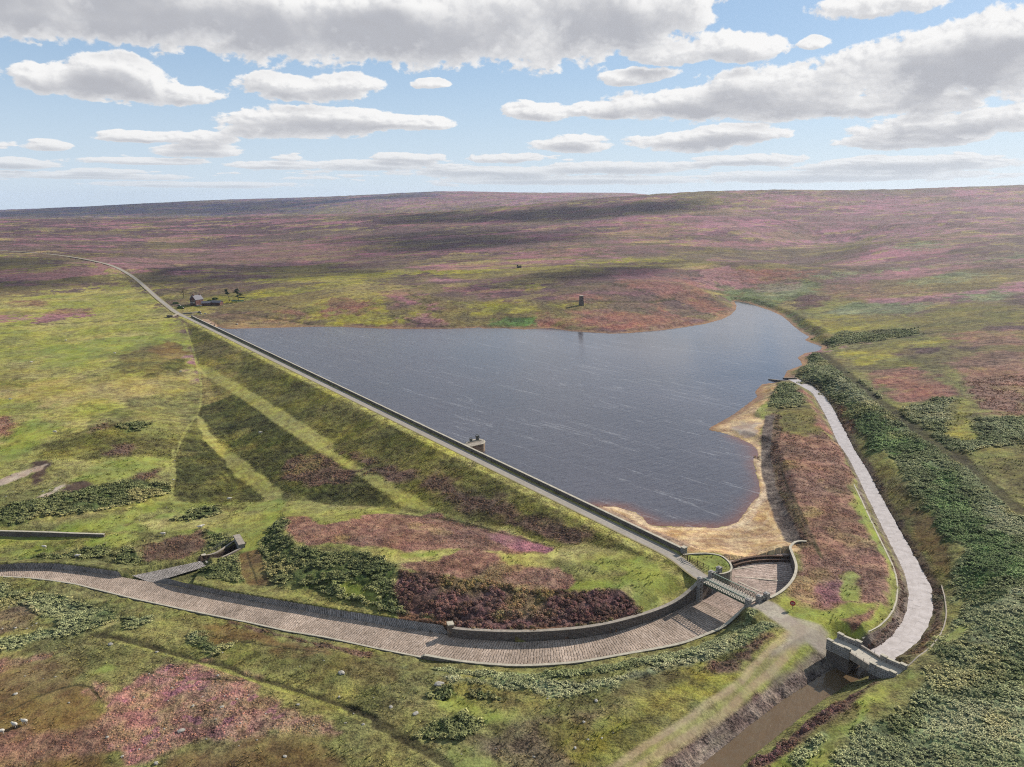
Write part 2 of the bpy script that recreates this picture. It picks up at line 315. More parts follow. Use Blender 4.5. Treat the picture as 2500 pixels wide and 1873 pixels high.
I_ch = edge([('5', 640, 966, -8.3, -6.6, -8.3), ('5', 600, 958, -8.4, -6.9, -8.4), ('5', 300, 915, -9, -7.6, -9), ('5', 0, 862, -9.8, -8.3, -9.8), ('4', 1600, 838, -10, -8.5, -10), ('4', 1300, 785, -10.8, -9.3, -10.8), ('4', 1000, 725, -11.6, -10.2, -11.6), ('4', 800, 690, -12.1, -10.8, -12.1), ('4', 640, 663, -12.6, -11.2, -12.6), ('4', 450, 635, -13.2, -11.7, -13.2), ('4', 250, 618, -13.8, -12.3, -13.8), ('4', 0, 618, -14.5, -13, -14.5), ('4', -300, 640, -15.3, -13.8, -15.3)])
O_ch = edge([('5', 490, 1088, -8.7, -8.3, -8.7), ('5', 250, 1040, -9.3, -8.9, -9.3), ('5', 0, 985, -9.9, -9.5, -9.9), ('4', 1500, 950, -10.4, -10, -10.4), ('4', 1300, 905, -10.9, -10.5, -10.9), ('4', 1000, 845, -11.6, -11.2, -11.6), ('4', 700, 780, -12.3, -11.9, -12.3), ('4', 400, 705, -13.1, -12.7, -13.1), ('4', 270, 685, -13.5, -13.1, -13.5), ('4', 150, 672, -13.9, -13.5, -13.9), ('4', 0, 665, -14.4, -14, -14.4), ('4', -300, 700, -15.3, -14.9, -15.3)])
BANK = [np.array([a for a in atz('4', (870, 668, -10.6), (950, 690, -10.2), (1200, 740, -9.6), (1500, 790, -8.8), (1714, 826, -8.3)) + atz('5', (300, 872, -7.5), (600, 915, -6.7))]),
        np.array([a for a in atz('4', (-300, 610, -13.6), (0, 598, -13), (120, 590, -12.6), (300, 592, -12.2), (450, 610, -11.8), (620, 634, -11.3), (700, 630, -11.1), (880, 600, -10.8), (1040, 568, -10.4))])]
spill_poly = np.vstack([I_up, I_dn, I_ch, O_ch[::-1], O_dn[::-1], O_up[::-1]])

# by-wash channel on the right (pale) and the brown stream below its bridge
ZB, ZS = -2.2, -4.6
BW_L = np.array([at(p, ZB) for p in pix('3', (800, 1172), (880, 1215), (945, 1250), (960, 1275), (1000, 1340), (1050, 1440), (1100, 1560)) + pix('6', (990, 0), (1040, 90), (1100, 220), (1180, 380), (1260, 540), (1310, 650), (1330, 730), (1327, 820), (1292, 910), (1222, 990), (1125, 1052), (1060, 1085))])
BW_R = np.array([at(p, ZB) for p in pix('3', (850, 1170), (905, 1190), (985, 1238), (1050, 1318), (1120, 1450), (1190, 1590)) + pix('6', (1040, 0), (1103, 95), (1172, 225), (1262, 390), (1340, 530), (1402, 640), (1442, 720), (1452, 800), (1440, 880), (1400, 960), (1335, 1035), (1250, 1085), (1190, 1125))])
ST_L = np.array([at(p, ZS) for p in pix('6', (1010, 1095), (930, 1148), (840, 1195), (640, 1330), (500, 1440), (230, 1657), (60, 1790))])
ST_R = np.array([at(p, ZS) for p in pix('6', (1160, 1140), (1060, 1200), (1000, 1225), (860, 1315), (640, 1490), (430, 1657), (270, 1790))])
bw_poly = np.vstack([smooth(BW_L, 1), smooth(BW_R, 1)[::-1]])[:, :2]; st_poly = np.vstack([ST_L, ST_R[::-1]])[:, :2]
BCOP = gp('6', (1040, 160), (1062, 195), (1130, 335), (1200, 480), (1258, 590), (1274, 680), (1262, 780), (1205, 868), (1090, 945))     # coping line of its left bank

# moor road, dam road, track beyond the bridge, track to the lower right
road_far = gp('1', (-250, 385), (0, 399), (250, 415), (400, 432), (560, 460), (680, 490), (780, 542), (860, 605), (930, 672), (1000, 728), (1060, 775))
deckA = [at(pix('7', p)[0], 0) for p in ((535, 640), (690, 560))]; deckB = [at(pix('7', p)[0], 0) for p in ((1235, 985), (1440, 915))]
d0_, d1_ = (deckA[0] + deckA[1]) / 2, (deckB[0] + deckB[1]) / 2
road_dam = np.array([road_far[-1]] + [damp(s, 2.9) for s in (6, 60, 200, 350, DL - 14)] + [damp(DL, 2.6), d0_ + (d0_ - d1_) * .25, d0_])
road_a = smooth(np.vstack([road_far[:-1], road_dam]), 2)
track_a = smooth(np.vstack([[d1_], gp('6', (585, 815), (670, 880), (745, 935), (830, 960), (905, 975), (960, 985))]), 2)
track_b = smooth(gp('6', (760, 930), (705, 985), (650, 1040), (560, 1125), (450, 1230), (350, 1305), (240, 1385), (120, 1470), (0, 1550), (-200, 1690)), 2)
outlet = gp('9', (850, 900), (1100, 830), (1350, 690), (1620, 520))       # axis of the outlet cut
side_poly = np.array(atz('4', (640, 650, -12.5), (850, 614, -12.3), (1040, 572, -12.0), (1085, 608, -12.0), (875, 672, -12.2), (790, 694, -12.3)))
field_wall = np.array(atz('4', (-420, 408, -10.9), (0, 421, -10.9), (250, 428, -11.1), (400, 434, -11.3), (545, 438, -11.6)))

def ground1(x, y):
    """land surface with the basin, the channels and the road beds cut into it"""
    z = ground0(x, y); road = np.zeros(len(x))
    i, d = sdf(x, y, water_poly, 60)
    s, n = damsn(x[i], y[i]); near_dam = (n > -9) & (s > -10) & (s < DL + 12)
    zi = z[i]; shore = np.minimum(zi, WL + .12 + np.maximum(-d - 1, 0) * .10 + sstep(2, 14, -d) * 4 + np.maximum(-d - 14, 0) * .5)
    out = np.where(near_dam, zi, np.where(d < 0, np.maximum(shore, np.minimum(WL + .04 - d * .05, WL + .6)), zi))
    z[i] = np.where(d > 0, np.minimum(np.where(near_dam, zi, WL), np.maximum(WL - d * .22, WL - 4)), out)
    i, d = sdf(x, y, sand_poly, 8); _, ds, _, _ = ldist(x[i], y[i], beach_line, 4000); w = sstep(-6, .5, d) * (damsn(x[i], y[i])[1] < -6.5)
    z[i] += (np.minimum(WL + .1 + ds * .075, -1.58) - z[i]) * w
    for ln, hw, fe in ((road_a, 2.6, 5.), (track_a, 2.6, 4.), (track_b, 2.4, 4.)):
        i, d, zt, _ = ldist(x, y, ln, 12); w = sstep(hw + fe, hw, d); z[i] += (zt - .03 - z[i]) * w; road[i] = np.maximum(road[i], sstep(hw + 1.5, hw, d))
    # spillway: meet the wall tops outside, drop below the floor inside
    for ln in (I_up, O_up, I_dn, O_dn, O_ch, np.vstack([BANK[0]]), BANK[1]):
        i, d, zt, _ = ldist(x, y, ln[:, :3], 12); w = sstep(9, .8, d); z[i] += (zt - .08 - z[i]) * w
    i, d = sdf(x, y, spill_poly, 3); fl = np.vstack([I_up, O_up, I_dn, O_dn, I_ch, O_ch])
    j, dd, zf, _ = ldist(x[i], y[i], I_up[:, [0, 1, 3]], 400); best, zfl = dd, zf
    for ln in (O_up, I_dn, O_dn, I_ch, O_ch):
        j, dd, zf, _ = ldist(x[i], y[i], ln[:, [0, 1, 3]], 400); m = dd < best; best = np.where(m, dd, best); zfl = np.where(m, zf, zfl)
    z[i] = np.where(d > -.35, np.minimum(z[i], zfl - .9), z[i])
    for bk, foot in ((BANK[0], I_ch), (BANK[1], I_ch)):     # strip between bank top and channel foot
        ft = foot[(foot[:, 0] < bk[:, 0].max() + 6) & (foot[:, 0] > bk[:, 0].min() - 4)]
        ft = ft[np.argsort(ft[:, 0])]; bb = bk[np.argsort(bk[:, 0])]
        i, d = sdf(x, y, np.vstack([bb[:, :2], ft[::-1, :2]]), 2); _, dd, zf, _ = ldist(x[i], y[i], ft[:, [0, 1, 3]], 400)
        z[i] = np.where(d > -.3, np.minimum(z[i], zf - .8), z[i])
    i, d, zt, _ = ldist(x, y, outlet, 8); z[i] = np.where(d < 1.3, np.minimum(z[i], zt - 2.3), z[i])
    i, d = sdf(x, y, side_poly, 6); z[i] = np.where(d > 0, np.minimum(z[i], -12.7), np.minimum(z[i], -12.4 - d * .7))
    i, d, zt, sd = ldist(x, y, field_wall, 22); w = sstep(20, 6, d) * sstep(0, 30, np.abs(x[i] - field_wall[-1, 0])); z[i] = np.where(sd < 0, z[i] + (np.minimum(z[i], zt - 1.7) - z[i]) * w, z[i] + (np.minimum(z[i], zt - .1) - z[i]) * w)
    for poly, zw, sl, top in ((bw_poly, ZB, .55, 16), (st_poly, ZS, .68, 10)):
        i, d = sdf(x, y, poly, top)
        z[i] = np.where(d > 0, np.minimum(z[i], zw - .5), np.where(-d < top, np.minimum(z[i], zw - .05 - d * sl), z[i]))
    return z, road

# ------------------------------------------------------------------ ground cover: class -> two tints (as they look in sun), patch size, relief height, leafiness
KDIV = 2.0
def lin(c):
    c = np.array(c, float) / 255; return np.where(c <= .04045, c / 12.92, ((c + .055) / 1.055) ** 2.4)
def alb(*c): return tuple(lin(c) / KDIV) + (1,)
CLS = {
 'grass': ((154, 152, 84), (184, 174, 108), 9, .12, .5), 'meadow': ((156, 156, 80), (182, 170, 102), 14, .15, .55), 'vivid': ((140, 150, 74), (164, 166, 88), 6, .08, .35), 'straw': ((184, 166, 106), (160, 150, 82), 9, .14, .5),
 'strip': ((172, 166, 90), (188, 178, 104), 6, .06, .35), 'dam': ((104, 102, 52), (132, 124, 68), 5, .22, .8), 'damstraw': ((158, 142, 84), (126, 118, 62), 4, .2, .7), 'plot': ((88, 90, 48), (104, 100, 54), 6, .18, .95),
 'rough': ((126, 126, 74), (150, 142, 88), 7, .2, .7), 'olive': ((132, 120, 72), (116, 112, 66), 9, .18, .7), 'yellow': ((172, 160, 74), (140, 136, 66), 5, .14, .6), 'brown': ((126, 104, 66), (142, 118, 78), 12, .1, .5),
 'bracken': ((124, 134, 94), (94, 106, 64), 6, .55, 1.), 'brackenpale': ((146, 150, 116), (118, 128, 90), 8, .4, .9), 'brackenvivid': ((104, 132, 72), (80, 102, 56), 5, .6, 1.), 'bush': ((78, 90, 50), (96, 104, 60), 5, .8, 1.),
 'heather': ((160, 122, 106), (142, 108, 90), 6, .28, .8), 'pink': ((168, 116, 124), (146, 110, 104), 8, .25, .8), 'magenta': ((176, 128, 120), (156, 128, 102), 3, .25, .9), 'darkheather': ((118, 88, 86), (98, 76, 68), 3, .6, 1.), 'brownheather': ((108, 88, 74), (124, 98, 84), 4, .3, .9), 'rustheather': ((140, 108, 84), (122, 92, 74), 3, .3, .9),
 'rust': ((160, 110, 98), (144, 108, 90), 14, .3, .8), 'moor': ((134, 118, 88), (116, 98, 88), 30, .3, .8), 'purple': ((116, 86, 94), (100, 80, 78), 14, .3, .9), 'hillpink': ((182, 130, 142), (158, 120, 122), 60, .3, .7), 'hillolive': ((140, 126, 82), (116, 102, 74), 30, .3, .7),
 'farhill': ((112, 98, 128), (102, 92, 116), 90, .3, .5), 'sand': ((222, 190, 148), (192, 156, 112), 5, .06, .45), 'pale': ((206, 188, 172), (190, 166, 142), 5, .05, .2), 'shore': ((176, 140, 112), (150, 118, 92), 5, .1, .4), 'peat': ((86, 70, 62), (104, 86, 72), 3, .15, .5), 'ditch': ((62, 58, 40), (74, 64, 50), 3, .1, .8),  # farhill tints carry the haze and cloud shade as bluish colour
 'stonebank': ((136, 122, 112), (112, 98, 90), 2, .18, .8), 'paving': ((170, 146, 130), (154, 132, 118), 3, .05, .5), 'gravel': ((190, 178, 160), (172, 160, 142), 4, .03, .2), 'pitch': ((190, 160, 132), (166, 138, 116), 3, .05, .5),
}
CN = list(CLS); CI = {k: i for i, k in enumerate(CN)}
# every region: class, edge softness (m), edge wander (m), outline on the photograph (taken to the ground)
RG = []
def rg(c, soft, warp, *parts):
    P = []
    for crop, pts in parts: P += pix(crop, *pts)
    RG.append((c, soft, warp, P))
# far and middle hillsides
rg('hillpink', 60, 60, ('3', [(-400, 190), (0, 190), (600, 60), (2300, 10), (2300, 300), (1900, 320), (1300, 320), (1000, 360), (830, 385), (300, 345), (0, 310), (-400, 330)]))
rg('hillpink', 60, 60, ('2', [(80, 160), (700, 40), (1900, 62), (1400, 105), (600, 152)]))
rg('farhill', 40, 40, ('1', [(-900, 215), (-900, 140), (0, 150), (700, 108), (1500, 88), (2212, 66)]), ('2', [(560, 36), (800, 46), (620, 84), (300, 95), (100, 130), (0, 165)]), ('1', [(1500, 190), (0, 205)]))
rg('hillolive', 20, 30, ('1', [(-900, 212), (0, 204), (1500, 188), (2212, 176)]), ('2', [(600, 160), (1000, 138), (1000, 146), (600, 172), (0, 186)]), ('1', [(1500, 204), (0, 222), (-900, 230)]))
rg('purple', 40, 60, ('1', [(-700, 215), (2212, 185), (2212, 300), (1500, 380), (1200, 440), (800, 450), (0, 400), (-700, 380)]))
rg('purple', 40, 60, ('2', [(0, 190), (1300, 130), (1800, 95), (2212, 160), (1700, 320), (1300, 420), (700, 470), (0, 420)]))
rg('hillolive', 40, 50, ('3', [(-300, 360), (0, 330), (500, 345), (900, 400), (850, 505), (400, 480), (0, 465), (-300, 470)]))
rg('pink', 15, 25, ('1', [(1240, 430), (1500, 385), (1750, 360), (2000, 325), (2212, 300), (2212, 455), (1900, 478), (1500, 470), (1280, 460)]))
rg('pink', 12, 20, ('2', [(0, 300), (250, 290), (300, 420), (150, 470), (0, 455)])); rg('pink', 12, 20, ('2', [(200, 375), (380, 365), (330, 410), (220, 400)]))
rg('pink', 12, 20, ('2', [(960, 430), (1150, 405), (1500, 385), (1760, 388), (1500, 430), (1200, 455), (1000, 460)])); rg('pink', 15, 20, ('2', [(300, 250), (720, 222), (1100, 232), (700, 258)]))
rg('pink', 15, 25, ('2', [(1700, 240), (2212, 190), (2212, 300), (1900, 300)])); rg('pink', 12, 20, ('2', [(1300, 350), (1550, 345), (1480, 370), (1330, 372)])); rg('pink', 10, 15, ('2', [(600, 480), (850, 460), (930, 480), (760, 500), (640, 495)]))
rg('hillolive', 20, 30, ('1', [(900, 330), (1200, 305), (1230, 350), (1100, 400), (1150, 420), (1010, 430), (900, 380)])); rg('purple', 10, 20, ('1', [(800, 470), (1300, 470), (1600, 500), (1300, 540), (900, 545), (780, 520)]))
rg('yellow', 12, 20, ('1', [(890, 590), (1200, 605), (1600, 565), (2212, 545), (2300, 700), (2212, 830), (1900, 830), (1500, 770), (1120, 770), (960, 680)]))
rg('straw', 12, 20, ('1', [(950, 640), (1200, 625), (1150, 665), (1000, 690)])); rg('hillolive', 12, 20, ('1', [(900, 590), (1450, 580), (1750, 590), (1500, 640), (1150, 640)]))
rg('purple', 10, 15, ('1', [(1820, 610), (1900, 600), (1960, 630), (1850, 635)])); rg('moor', 10, 15, ('1', [(2020, 640), (2212, 590), (2212, 700), (2050, 690)]))
rg('heather', 6, 8, ('1', [(1310, 782), (1500, 768), (1650, 790), (1760, 828), (1640, 838), (1390, 833), (1310, 800)])); rg('rust', 8, 10, ('1', [(1620, 740), (1800, 745), (1880, 780), (1800, 800), (1700, 770)])); rg('rust', 8, 10, ('1', [(1960, 690), (2212, 690), (2212, 790), (2050, 790)]))
rg('yellow', 12, 20, ('2', [(-100, 560), (0, 545), (700, 500), (1000, 480), (1500, 462), (2100, 430), (2080, 452), (1500, 505), (1000, 532), (400, 565), (0, 610), (-100, 640)]))
rg('yellow', 10, 15, ('2', [(800, 720), (1150, 690), (1200, 745), (1080, 785), (900, 770)])); rg('yellow', 8, 12, ('2', [(0, 765), (430, 775), (640, 768), (680, 790), (500, 838), (0, 842)])); rg('yellow', 8, 12, ('2', [(1370, 712), (1520, 700), (1520, 728), (1400, 732)])); rg('yellow', 8, 12, ('2', [(1180, 600), (1300, 605), (1250, 640), (1180, 650)]))
rg('pink', 8, 15, ('2', [(270, 612), (500, 610), (560, 650), (480, 690), (640, 740), (620, 760), (420, 705), (330, 670)])); rg('pink', 8, 15, ('2', [(700, 640), (760, 592), (900, 620), (1150, 625), (1100, 655), (900, 665)])); rg('pink', 6, 8, ('2', [(420, 800), (600, 780), (700, 840), (560, 846)])); rg('rust', 8, 12, ('2', [(0, 680), (90, 690), (160, 780), (0, 800)]))
rg('purple', 15, 20, ('2', [(1210, 540), (1500, 515), (1620, 545), (1450, 590), (1250, 580)])); rg('purple', 10, 15, ('2', [(400, 540), (620, 530), (700, 560), (500, 580)]))
rg('rust', 8, 10, ('2', [(1440, 760), (1700, 735), (2100, 705), (2212, 690), (2212, 840), (1900, 872), (1700, 872), (1500, 830)])); rg('rust', 8, 10, ('2', [(1380, 660), (1700, 672), (1880, 690), (1800, 712), (1500, 702)])); rg('rust', 8, 12, ('2', [(1680, 600), (1900, 560), (2100, 535), (2300, 560), (2300, 720), (2100, 680), (1900, 630)])); rg('rust', 8, 12, ('2', [(1190, 820), (1300, 780), (1450, 820), (1300, 850)]))
rg('moor', 8, 10, ('2', [(1560, 690), (1900, 640), (2080, 680), (1950, 715), (1700, 730)])); rg('moor', 8, 10, ('2', [(1500, 740), (2000, 720), (2212, 800), (2000, 790), (1700, 760)]))
rg('brackenvivid', 4, 6, ('2', [(935, 842), (1020, 815), (1100, 796), (1240, 800), (1190, 855), (1080, 857)]))
rg('rust', 8, 10, ('3', [(-20, 540), (200, 590), (350, 680), (475, 735), (440, 790), (150, 832), (0, 860)])); rg('moor', 6, 8, ('3', [(0, 690), (130, 685), (260, 760), (400, 770), (300, 815), (100, 780)])); rg('hillolive', 8, 10, ('3', [(260, 600), (420, 640), (470, 690), (440, 720), (330, 650)]))
rg('rust', 10, 15, ('3', [(360, 550), (700, 500), (950, 520), (980, 555), (700, 590), (520, 600)])); rg('moor', 10, 15, ('3', [(100, 550), (350, 545), (520, 610), (470, 660), (300, 600)]))
rg('hillpink', 12, 20, ('3', [(1000, 590), (1050, 560), (1400, 520), (1800, 505), (1500, 555), (1250, 595)])); rg('hillpink', 12, 20, ('3', [(1060, 480), (1250, 410), (1450, 335), (1600, 400), (1850, 430), (1600, 475), (1100, 492)])); rg('hillolive', 12, 15, ('3', [(950, 420), (1250, 330), (1320, 310), (1150, 420), (1040, 480), (980, 470)]))
rg('brackenpale', 12, 20, ('3', [(1380, 375), (1600, 340), (1790, 375), (1600, 395)])); rg('brackenpale', 12, 20, ('3', [(900, 570), (1300, 520), (1900, 455), (2250, 405), (2250, 440), (1600, 500), (1100, 560)])); rg('purple', 12, 15, ('3', [(1800, 480), (2212, 455), (2300, 500), (2212, 545), (1900, 500)]))
rg('brackenpale', 10, 15, ('3', [(1400, 590), (1900, 520), (2050, 540), (1800, 590), (1500, 610)])); rg('heather', 12, 15, ('3', [(1000, 600), (1450, 600), (1760, 650), (1500, 690), (1050, 670)])); rg('brackenpale', 10, 15, ('3', [(1780, 670), (2100, 620), (2212, 640), (2100, 700), (1850, 700)])); rg('hillpink', 10, 15, ('3', [(2050, 600), (2300, 570), (2300, 640), (2150, 640)]))
rg('purple', 6, 8, ('3', [(2080, 700), (2212, 650), (2300, 720), (2200, 760)]))
rg('bracken', 8, 8, ('3', [(465, 690), (520, 615), (600, 640), (700, 600), (900, 570), (1000, 590), (980, 645), (900, 680), (780, 705), (712, 740), (600, 715)])); rg('brackenpale', 8, 10, ('3', [(550, 640), (700, 605), (900, 600), (900, 650), (700, 690)]))
rg('bracken', 6, 8, ('3', [(280, 560), (400, 590), (520, 640), (470, 690), (380, 620)]))
rg('rough', 10, 12, ('3', [(820, 745), (1050, 690), (1300, 720), (1560, 790), (1700, 860), (1450, 870), (1050, 905), (900, 840)])); rg('yellow', 8, 10, ('3', [(900, 820), (1200, 760), (1450, 780), (1520, 800), (1400, 850), (1050, 900)])); rg('brackenpale', 8, 10, ('3', [(1000, 765), (1200, 715), (1620, 712), (1760, 735), (1500, 772), (1100, 782)]))
rg('olive', 10, 15, ('3', [(1450, 815), (1850, 700), (2300, 740), (2300, 880), (1800, 885), (1620, 890)])); rg('darkheather', 8, 10, ('3', [(790, 712), (900, 670), (1060, 680), (950, 738), (850, 742)])); rg('purple', 8, 10, ('3', [(1930, 880), (2212, 830), (2300, 860), (2100, 900)]))
rg('bracken', 4, 6, ('3', [(722, 745), (800, 765), (900, 850), (1010, 892), (965, 905), (880, 865), (830, 830), (770, 785)])); rg('bracken', 5, 6, ('3', [(968, 932), (1100, 892), (1500, 868), (1620, 900), (1400, 945), (1060, 965)])); rg('rough', 6, 8, ('3', [(1010, 985), (1300, 950), (1600, 900), (1800, 930), (1700, 1000), (1500, 1090), (1150, 1080)])); rg('yellow', 6, 8, ('3', [(1100, 1000), (1400, 960), (1700, 910), (1750, 950), (1400, 1050), (1200, 1090)]))
rg('purple', 5, 6, ('3', [(1370, 1025), (1550, 970), (1700, 995), (1560, 1040)])); rg('purple', 5, 6, ('3', [(1770, 975), (1900, 965), (1950, 985), (1830, 1010)])); rg('olive', 8, 10, ('3', [(1360, 1060), (1700, 1040), (1720, 1110), (1400, 1130)])); rg('heather', 8, 10, ('3', [(1750, 900), (2212, 880), (2212, 970), (1900, 960)]))
rg('rust', 5, 8, ('3', [(1240, 1135), (1600, 1100), (1800, 1200), (1840, 1260), (1600, 1300), (1460, 1325), (1300, 1225)])); rg('heather', 5, 8, ('3', [(1740, 1050), (2100, 990), (2300, 1050), (2300, 1395), (1950, 1395), (1880, 1285), (1830, 1180)])); rg('rough', 4, 5, ('3', [(1740, 1090), (1830, 1140), (1850, 1250), (1790, 1210)]))
rg('rough', 4, 6, ('3', [(1010, 1000), (1120, 1085), (1250, 1130), (1320, 1240), (1470, 1330), (1790, 1285), (1880, 1290), (1910, 1400), (2300, 1400), (2300, 1700), (1900, 1700), (1500, 1370), (1150, 1120)]))
rg('bracken', 4, 6, ('3', [(1480, 1335), (1790, 1285), (1800, 1500), (1870, 1530), (1900, 1400), (2300, 1395), (2300, 1560), (2050, 1647), (1850, 1647), (1650, 1500)])); rg('brackenpale', 4, 6, ('3', [(1500, 1340), (1790, 1300), (1790, 1420), (1600, 1420)])); rg('yellow', 4, 5, ('3', [(1770, 1320), (1875, 1300), (1900, 1430), (1870, 1525), (1790, 1500)])); rg('olive', 5, 6, ('3', [(1880, 1640), (1950, 1560), (2300, 1540), (2300, 1700), (1900, 1700)]))
# left meadow
rg('meadow', 8, 12, ('1', [(-800, 480), (0, 420), (500, 460), (700, 500), (830, 610), (1000, 730), (1100, 800), (1140, 900), (1160, 1000), (1200, 1130), (1205, 1300), (1180, 1390), (1060, 1640)]), ('4', [(905, 0), (905, 240), (640, 330), (250, 400), (0, 420), (-900, 420)]))
rg('hillolive', 20, 25, ('1', [(-800, 500), (0, 430), (400, 445), (700, 510), (820, 600), (600, 620), (0, 690), (-800, 720)])); rg('purple', 8, 10, ('1', [(270, 450), (370, 455), (360, 490), (280, 485)])); rg('purple', 8, 12, ('1', [(20, 590), (150, 570), (220, 600), (60, 620)])); rg('heather', 8, 12, ('1', [(180, 800), (400, 745), (560, 750), (500, 790), (260, 830)])); rg('heather', 10, 10, ('1', [(100, 700), (250, 690), (280, 720), (130, 730)]))
rg('straw', 14, 14, ('1', [(-300, 780), (200, 760), (160, 820), (0, 830)])); rg('vivid', 10, 14, ('1', [(300, 965), (700, 920), (1000, 890), (1110, 820), (1140, 950), (1130, 1090), (900, 1020), (600, 1060), (200, 1110)])); rg('straw', 10, 12, ('1', [(-100, 1220), (400, 1150), (900, 1160), (1180, 1130), (1195, 1250), (900, 1290), (500, 1330), (100, 1320)]))
rg('vivid', 8, 10, ('1', [(0, 1480), (200, 1400), (400, 1420), (300, 1520), (100, 1640), (0, 1647)])); rg('olive', 5, 6, ('1', [(700, 1100), (760, 1010), (1000, 942), (1080, 972), (1135, 1000), (1110, 1080), (1080, 1140), (870, 1148), (720, 1120)])); rg('brown', 3, 5, ('1', [(880, 1000), (1000, 948), (1070, 975), (1125, 1010), (1080, 1130), (900, 1140), (1000, 1050)])); rg('plot', 4, 5, ('1', [(1000, 1060), (1120, 1040), (1090, 1130), (900, 1140)]))
rg('rough', 6, 8, ('1', [(800, 1290), (1200, 1250), (1180, 1390), (1060, 1640), (230, 1640), (300, 1540), (560, 1430)])); rg('dam', 5, 6, ('1', [(230, 1647), (300, 1545), (500, 1460), (700, 1430), (900, 1500), (1060, 1530), (1040, 1647)])); rg('bush', 4, 4, ('1', [(740, 1440), (860, 1430), (870, 1480), (760, 1490)])); rg('brownheather', 4, 5, ('1', [(520, 1440), (640, 1410), (660, 1440), (540, 1480)])); rg('brownheather', 4, 5, ('1', [(650, 1560), (800, 1560), (780, 1620), (660, 1610)]))
rg('heather', 6, 6, ('1', [(-100, 1390), (60, 1400), (120, 1450), (60, 1500), (-100, 1520)]))
rg('brownheather', 3, 4, ('4', [(690, 110), (830, 90), (850, 150), (700, 160)])); rg('rough', 5, 6, ('4', [(-900, 60), (0, 160), (200, 60), (330, 120), (420, 180), (250, 260), (190, 400), (0, 400), (-900, 400)]))
rg('vivid', 4, 4, ('4', [(390, 150), (460, 90), (560, 55), (780, 25), (865, 45), (820, 90), (600, 160), (430, 175)])); rg('bush', 3, 3, ('4', [(200, 262), (400, 200), (700, 160), (890, 168), (885, 210), (700, 275), (450, 320), (230, 345)])); rg('bush', 3, 4, ('4', [(-300, 280), (0, 300), (180, 260), (200, 350), (80, 400), (-300, 400)]))
rg('peat', 2, 2, ('4', [(170, 60), (260, 45), (275, 85), (215, 135), (185, 180), (165, 110)])); rg('peat', 1.5, 2, ('4', [(330, 185), (420, 165), (490, 185), (420, 210), (340, 215)])); rg('pale', 1.2, 2, ('4', [(-200, 190), (0, 150), (100, 115), (240, 75), (235, 95), (120, 140), (0, 180)])); rg('pale', 1.2, 2, ('4', [(205, 245), (260, 205), (340, 175), (335, 195), (250, 235)]))
rg('vivid', 4, 4, ('4', [(-900, 420), (0, 410), (250, 400), (640, 330), (830, 262), (905, 245), (950, 268), (1380, 275), (1490, 225), (1560, 330), (1420, 400), (1360, 470), (1340, 520), (1250, 530), (1180, 450), (900, 430), (540, 435), (300, 470), (0, 520), (-900, 520)]))
rg('grass', 4, 4, ('4', [(700, 380), (1000, 330), (1400, 300), (1380, 420), (1250, 440), (1100, 400), (850, 420)])); rg('rough', 2, 3, ('4', [(610, 395), (750, 345), (870, 300), (900, 320), (700, 390)])); rg('bush', 2, 3, ('4', [(900, 365), (1020, 310), (1150, 290), (1160, 320), (1000, 370)])); rg('olive', 3, 3, ('4', [(1160, 290), (1340, 285), (1200, 330)]))
rg('rough', 3, 4, ('4', [(-900, 520), (0, 520), (300, 470), (560, 430), (900, 430), (1100, 420), (1180, 450), (1200, 500), (1060, 570), (700, 625), (450, 605), (100, 590), (-900, 600)])); rg('vivid', 3, 4, ('4', [(-900, 545), (0, 525), (250, 490), (560, 450), (750, 440), (500, 510), (250, 540), (0, 575)]))
rg('brownheather', 3, 3, ('4', [(690, 530), (860, 460), (1050, 430), (1090, 460), (1080, 500), (950, 560), (740, 590)])); rg('bush', 2, 2.5, ('4', [(540, 590), (640, 520), (740, 525), (760, 590), (690, 622), (620, 610)])); rg('bush', 2, 2, ('4', [(1080, 430), (1200, 430), (1230, 460), (1150, 510), (1080, 520)])); rg('bush', 3, 3, ('4', [(100, 570), (540, 500), (560, 560), (300, 580)]))
# dam face
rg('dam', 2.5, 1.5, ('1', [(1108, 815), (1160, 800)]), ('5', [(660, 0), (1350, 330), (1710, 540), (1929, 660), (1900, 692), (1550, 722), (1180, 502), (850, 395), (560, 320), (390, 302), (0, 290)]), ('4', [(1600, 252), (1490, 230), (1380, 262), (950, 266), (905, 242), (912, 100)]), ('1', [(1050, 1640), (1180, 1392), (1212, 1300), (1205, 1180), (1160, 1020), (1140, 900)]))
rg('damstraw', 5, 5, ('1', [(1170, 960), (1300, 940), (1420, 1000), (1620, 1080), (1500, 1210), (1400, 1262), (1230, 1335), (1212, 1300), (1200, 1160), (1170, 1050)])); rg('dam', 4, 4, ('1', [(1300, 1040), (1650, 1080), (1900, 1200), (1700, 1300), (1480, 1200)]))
rg('strip', 1.2, .8, ('1', [(1185, 1075), (1290, 1115), (1500, 1240), (1750, 1390), (2000, 1545)]), ('5', [(30, 0), (200, 95), (400, 205), (590, 312), (500, 322), (400, 305), (250, 195), (100, 95), (-40, 18)]), ('1', [(1880, 1590), (1650, 1435), (1480, 1310), (1370, 1240), (1185, 1115)]))
rg('plot', 1.2, .8, ('1', [(1215, 1330), (1400, 1262), (1480, 1310), (1650, 1435), (1880, 1590)]), ('5', [(-40, 18), (100, 95), (250, 195), (390, 302), (200, 305), (0, 290)]), ('4', [(1600, 250), (1490, 215), (1330, 105), (1230, 0)]), ('1', [(1300, 1500), (1190, 1390)]))
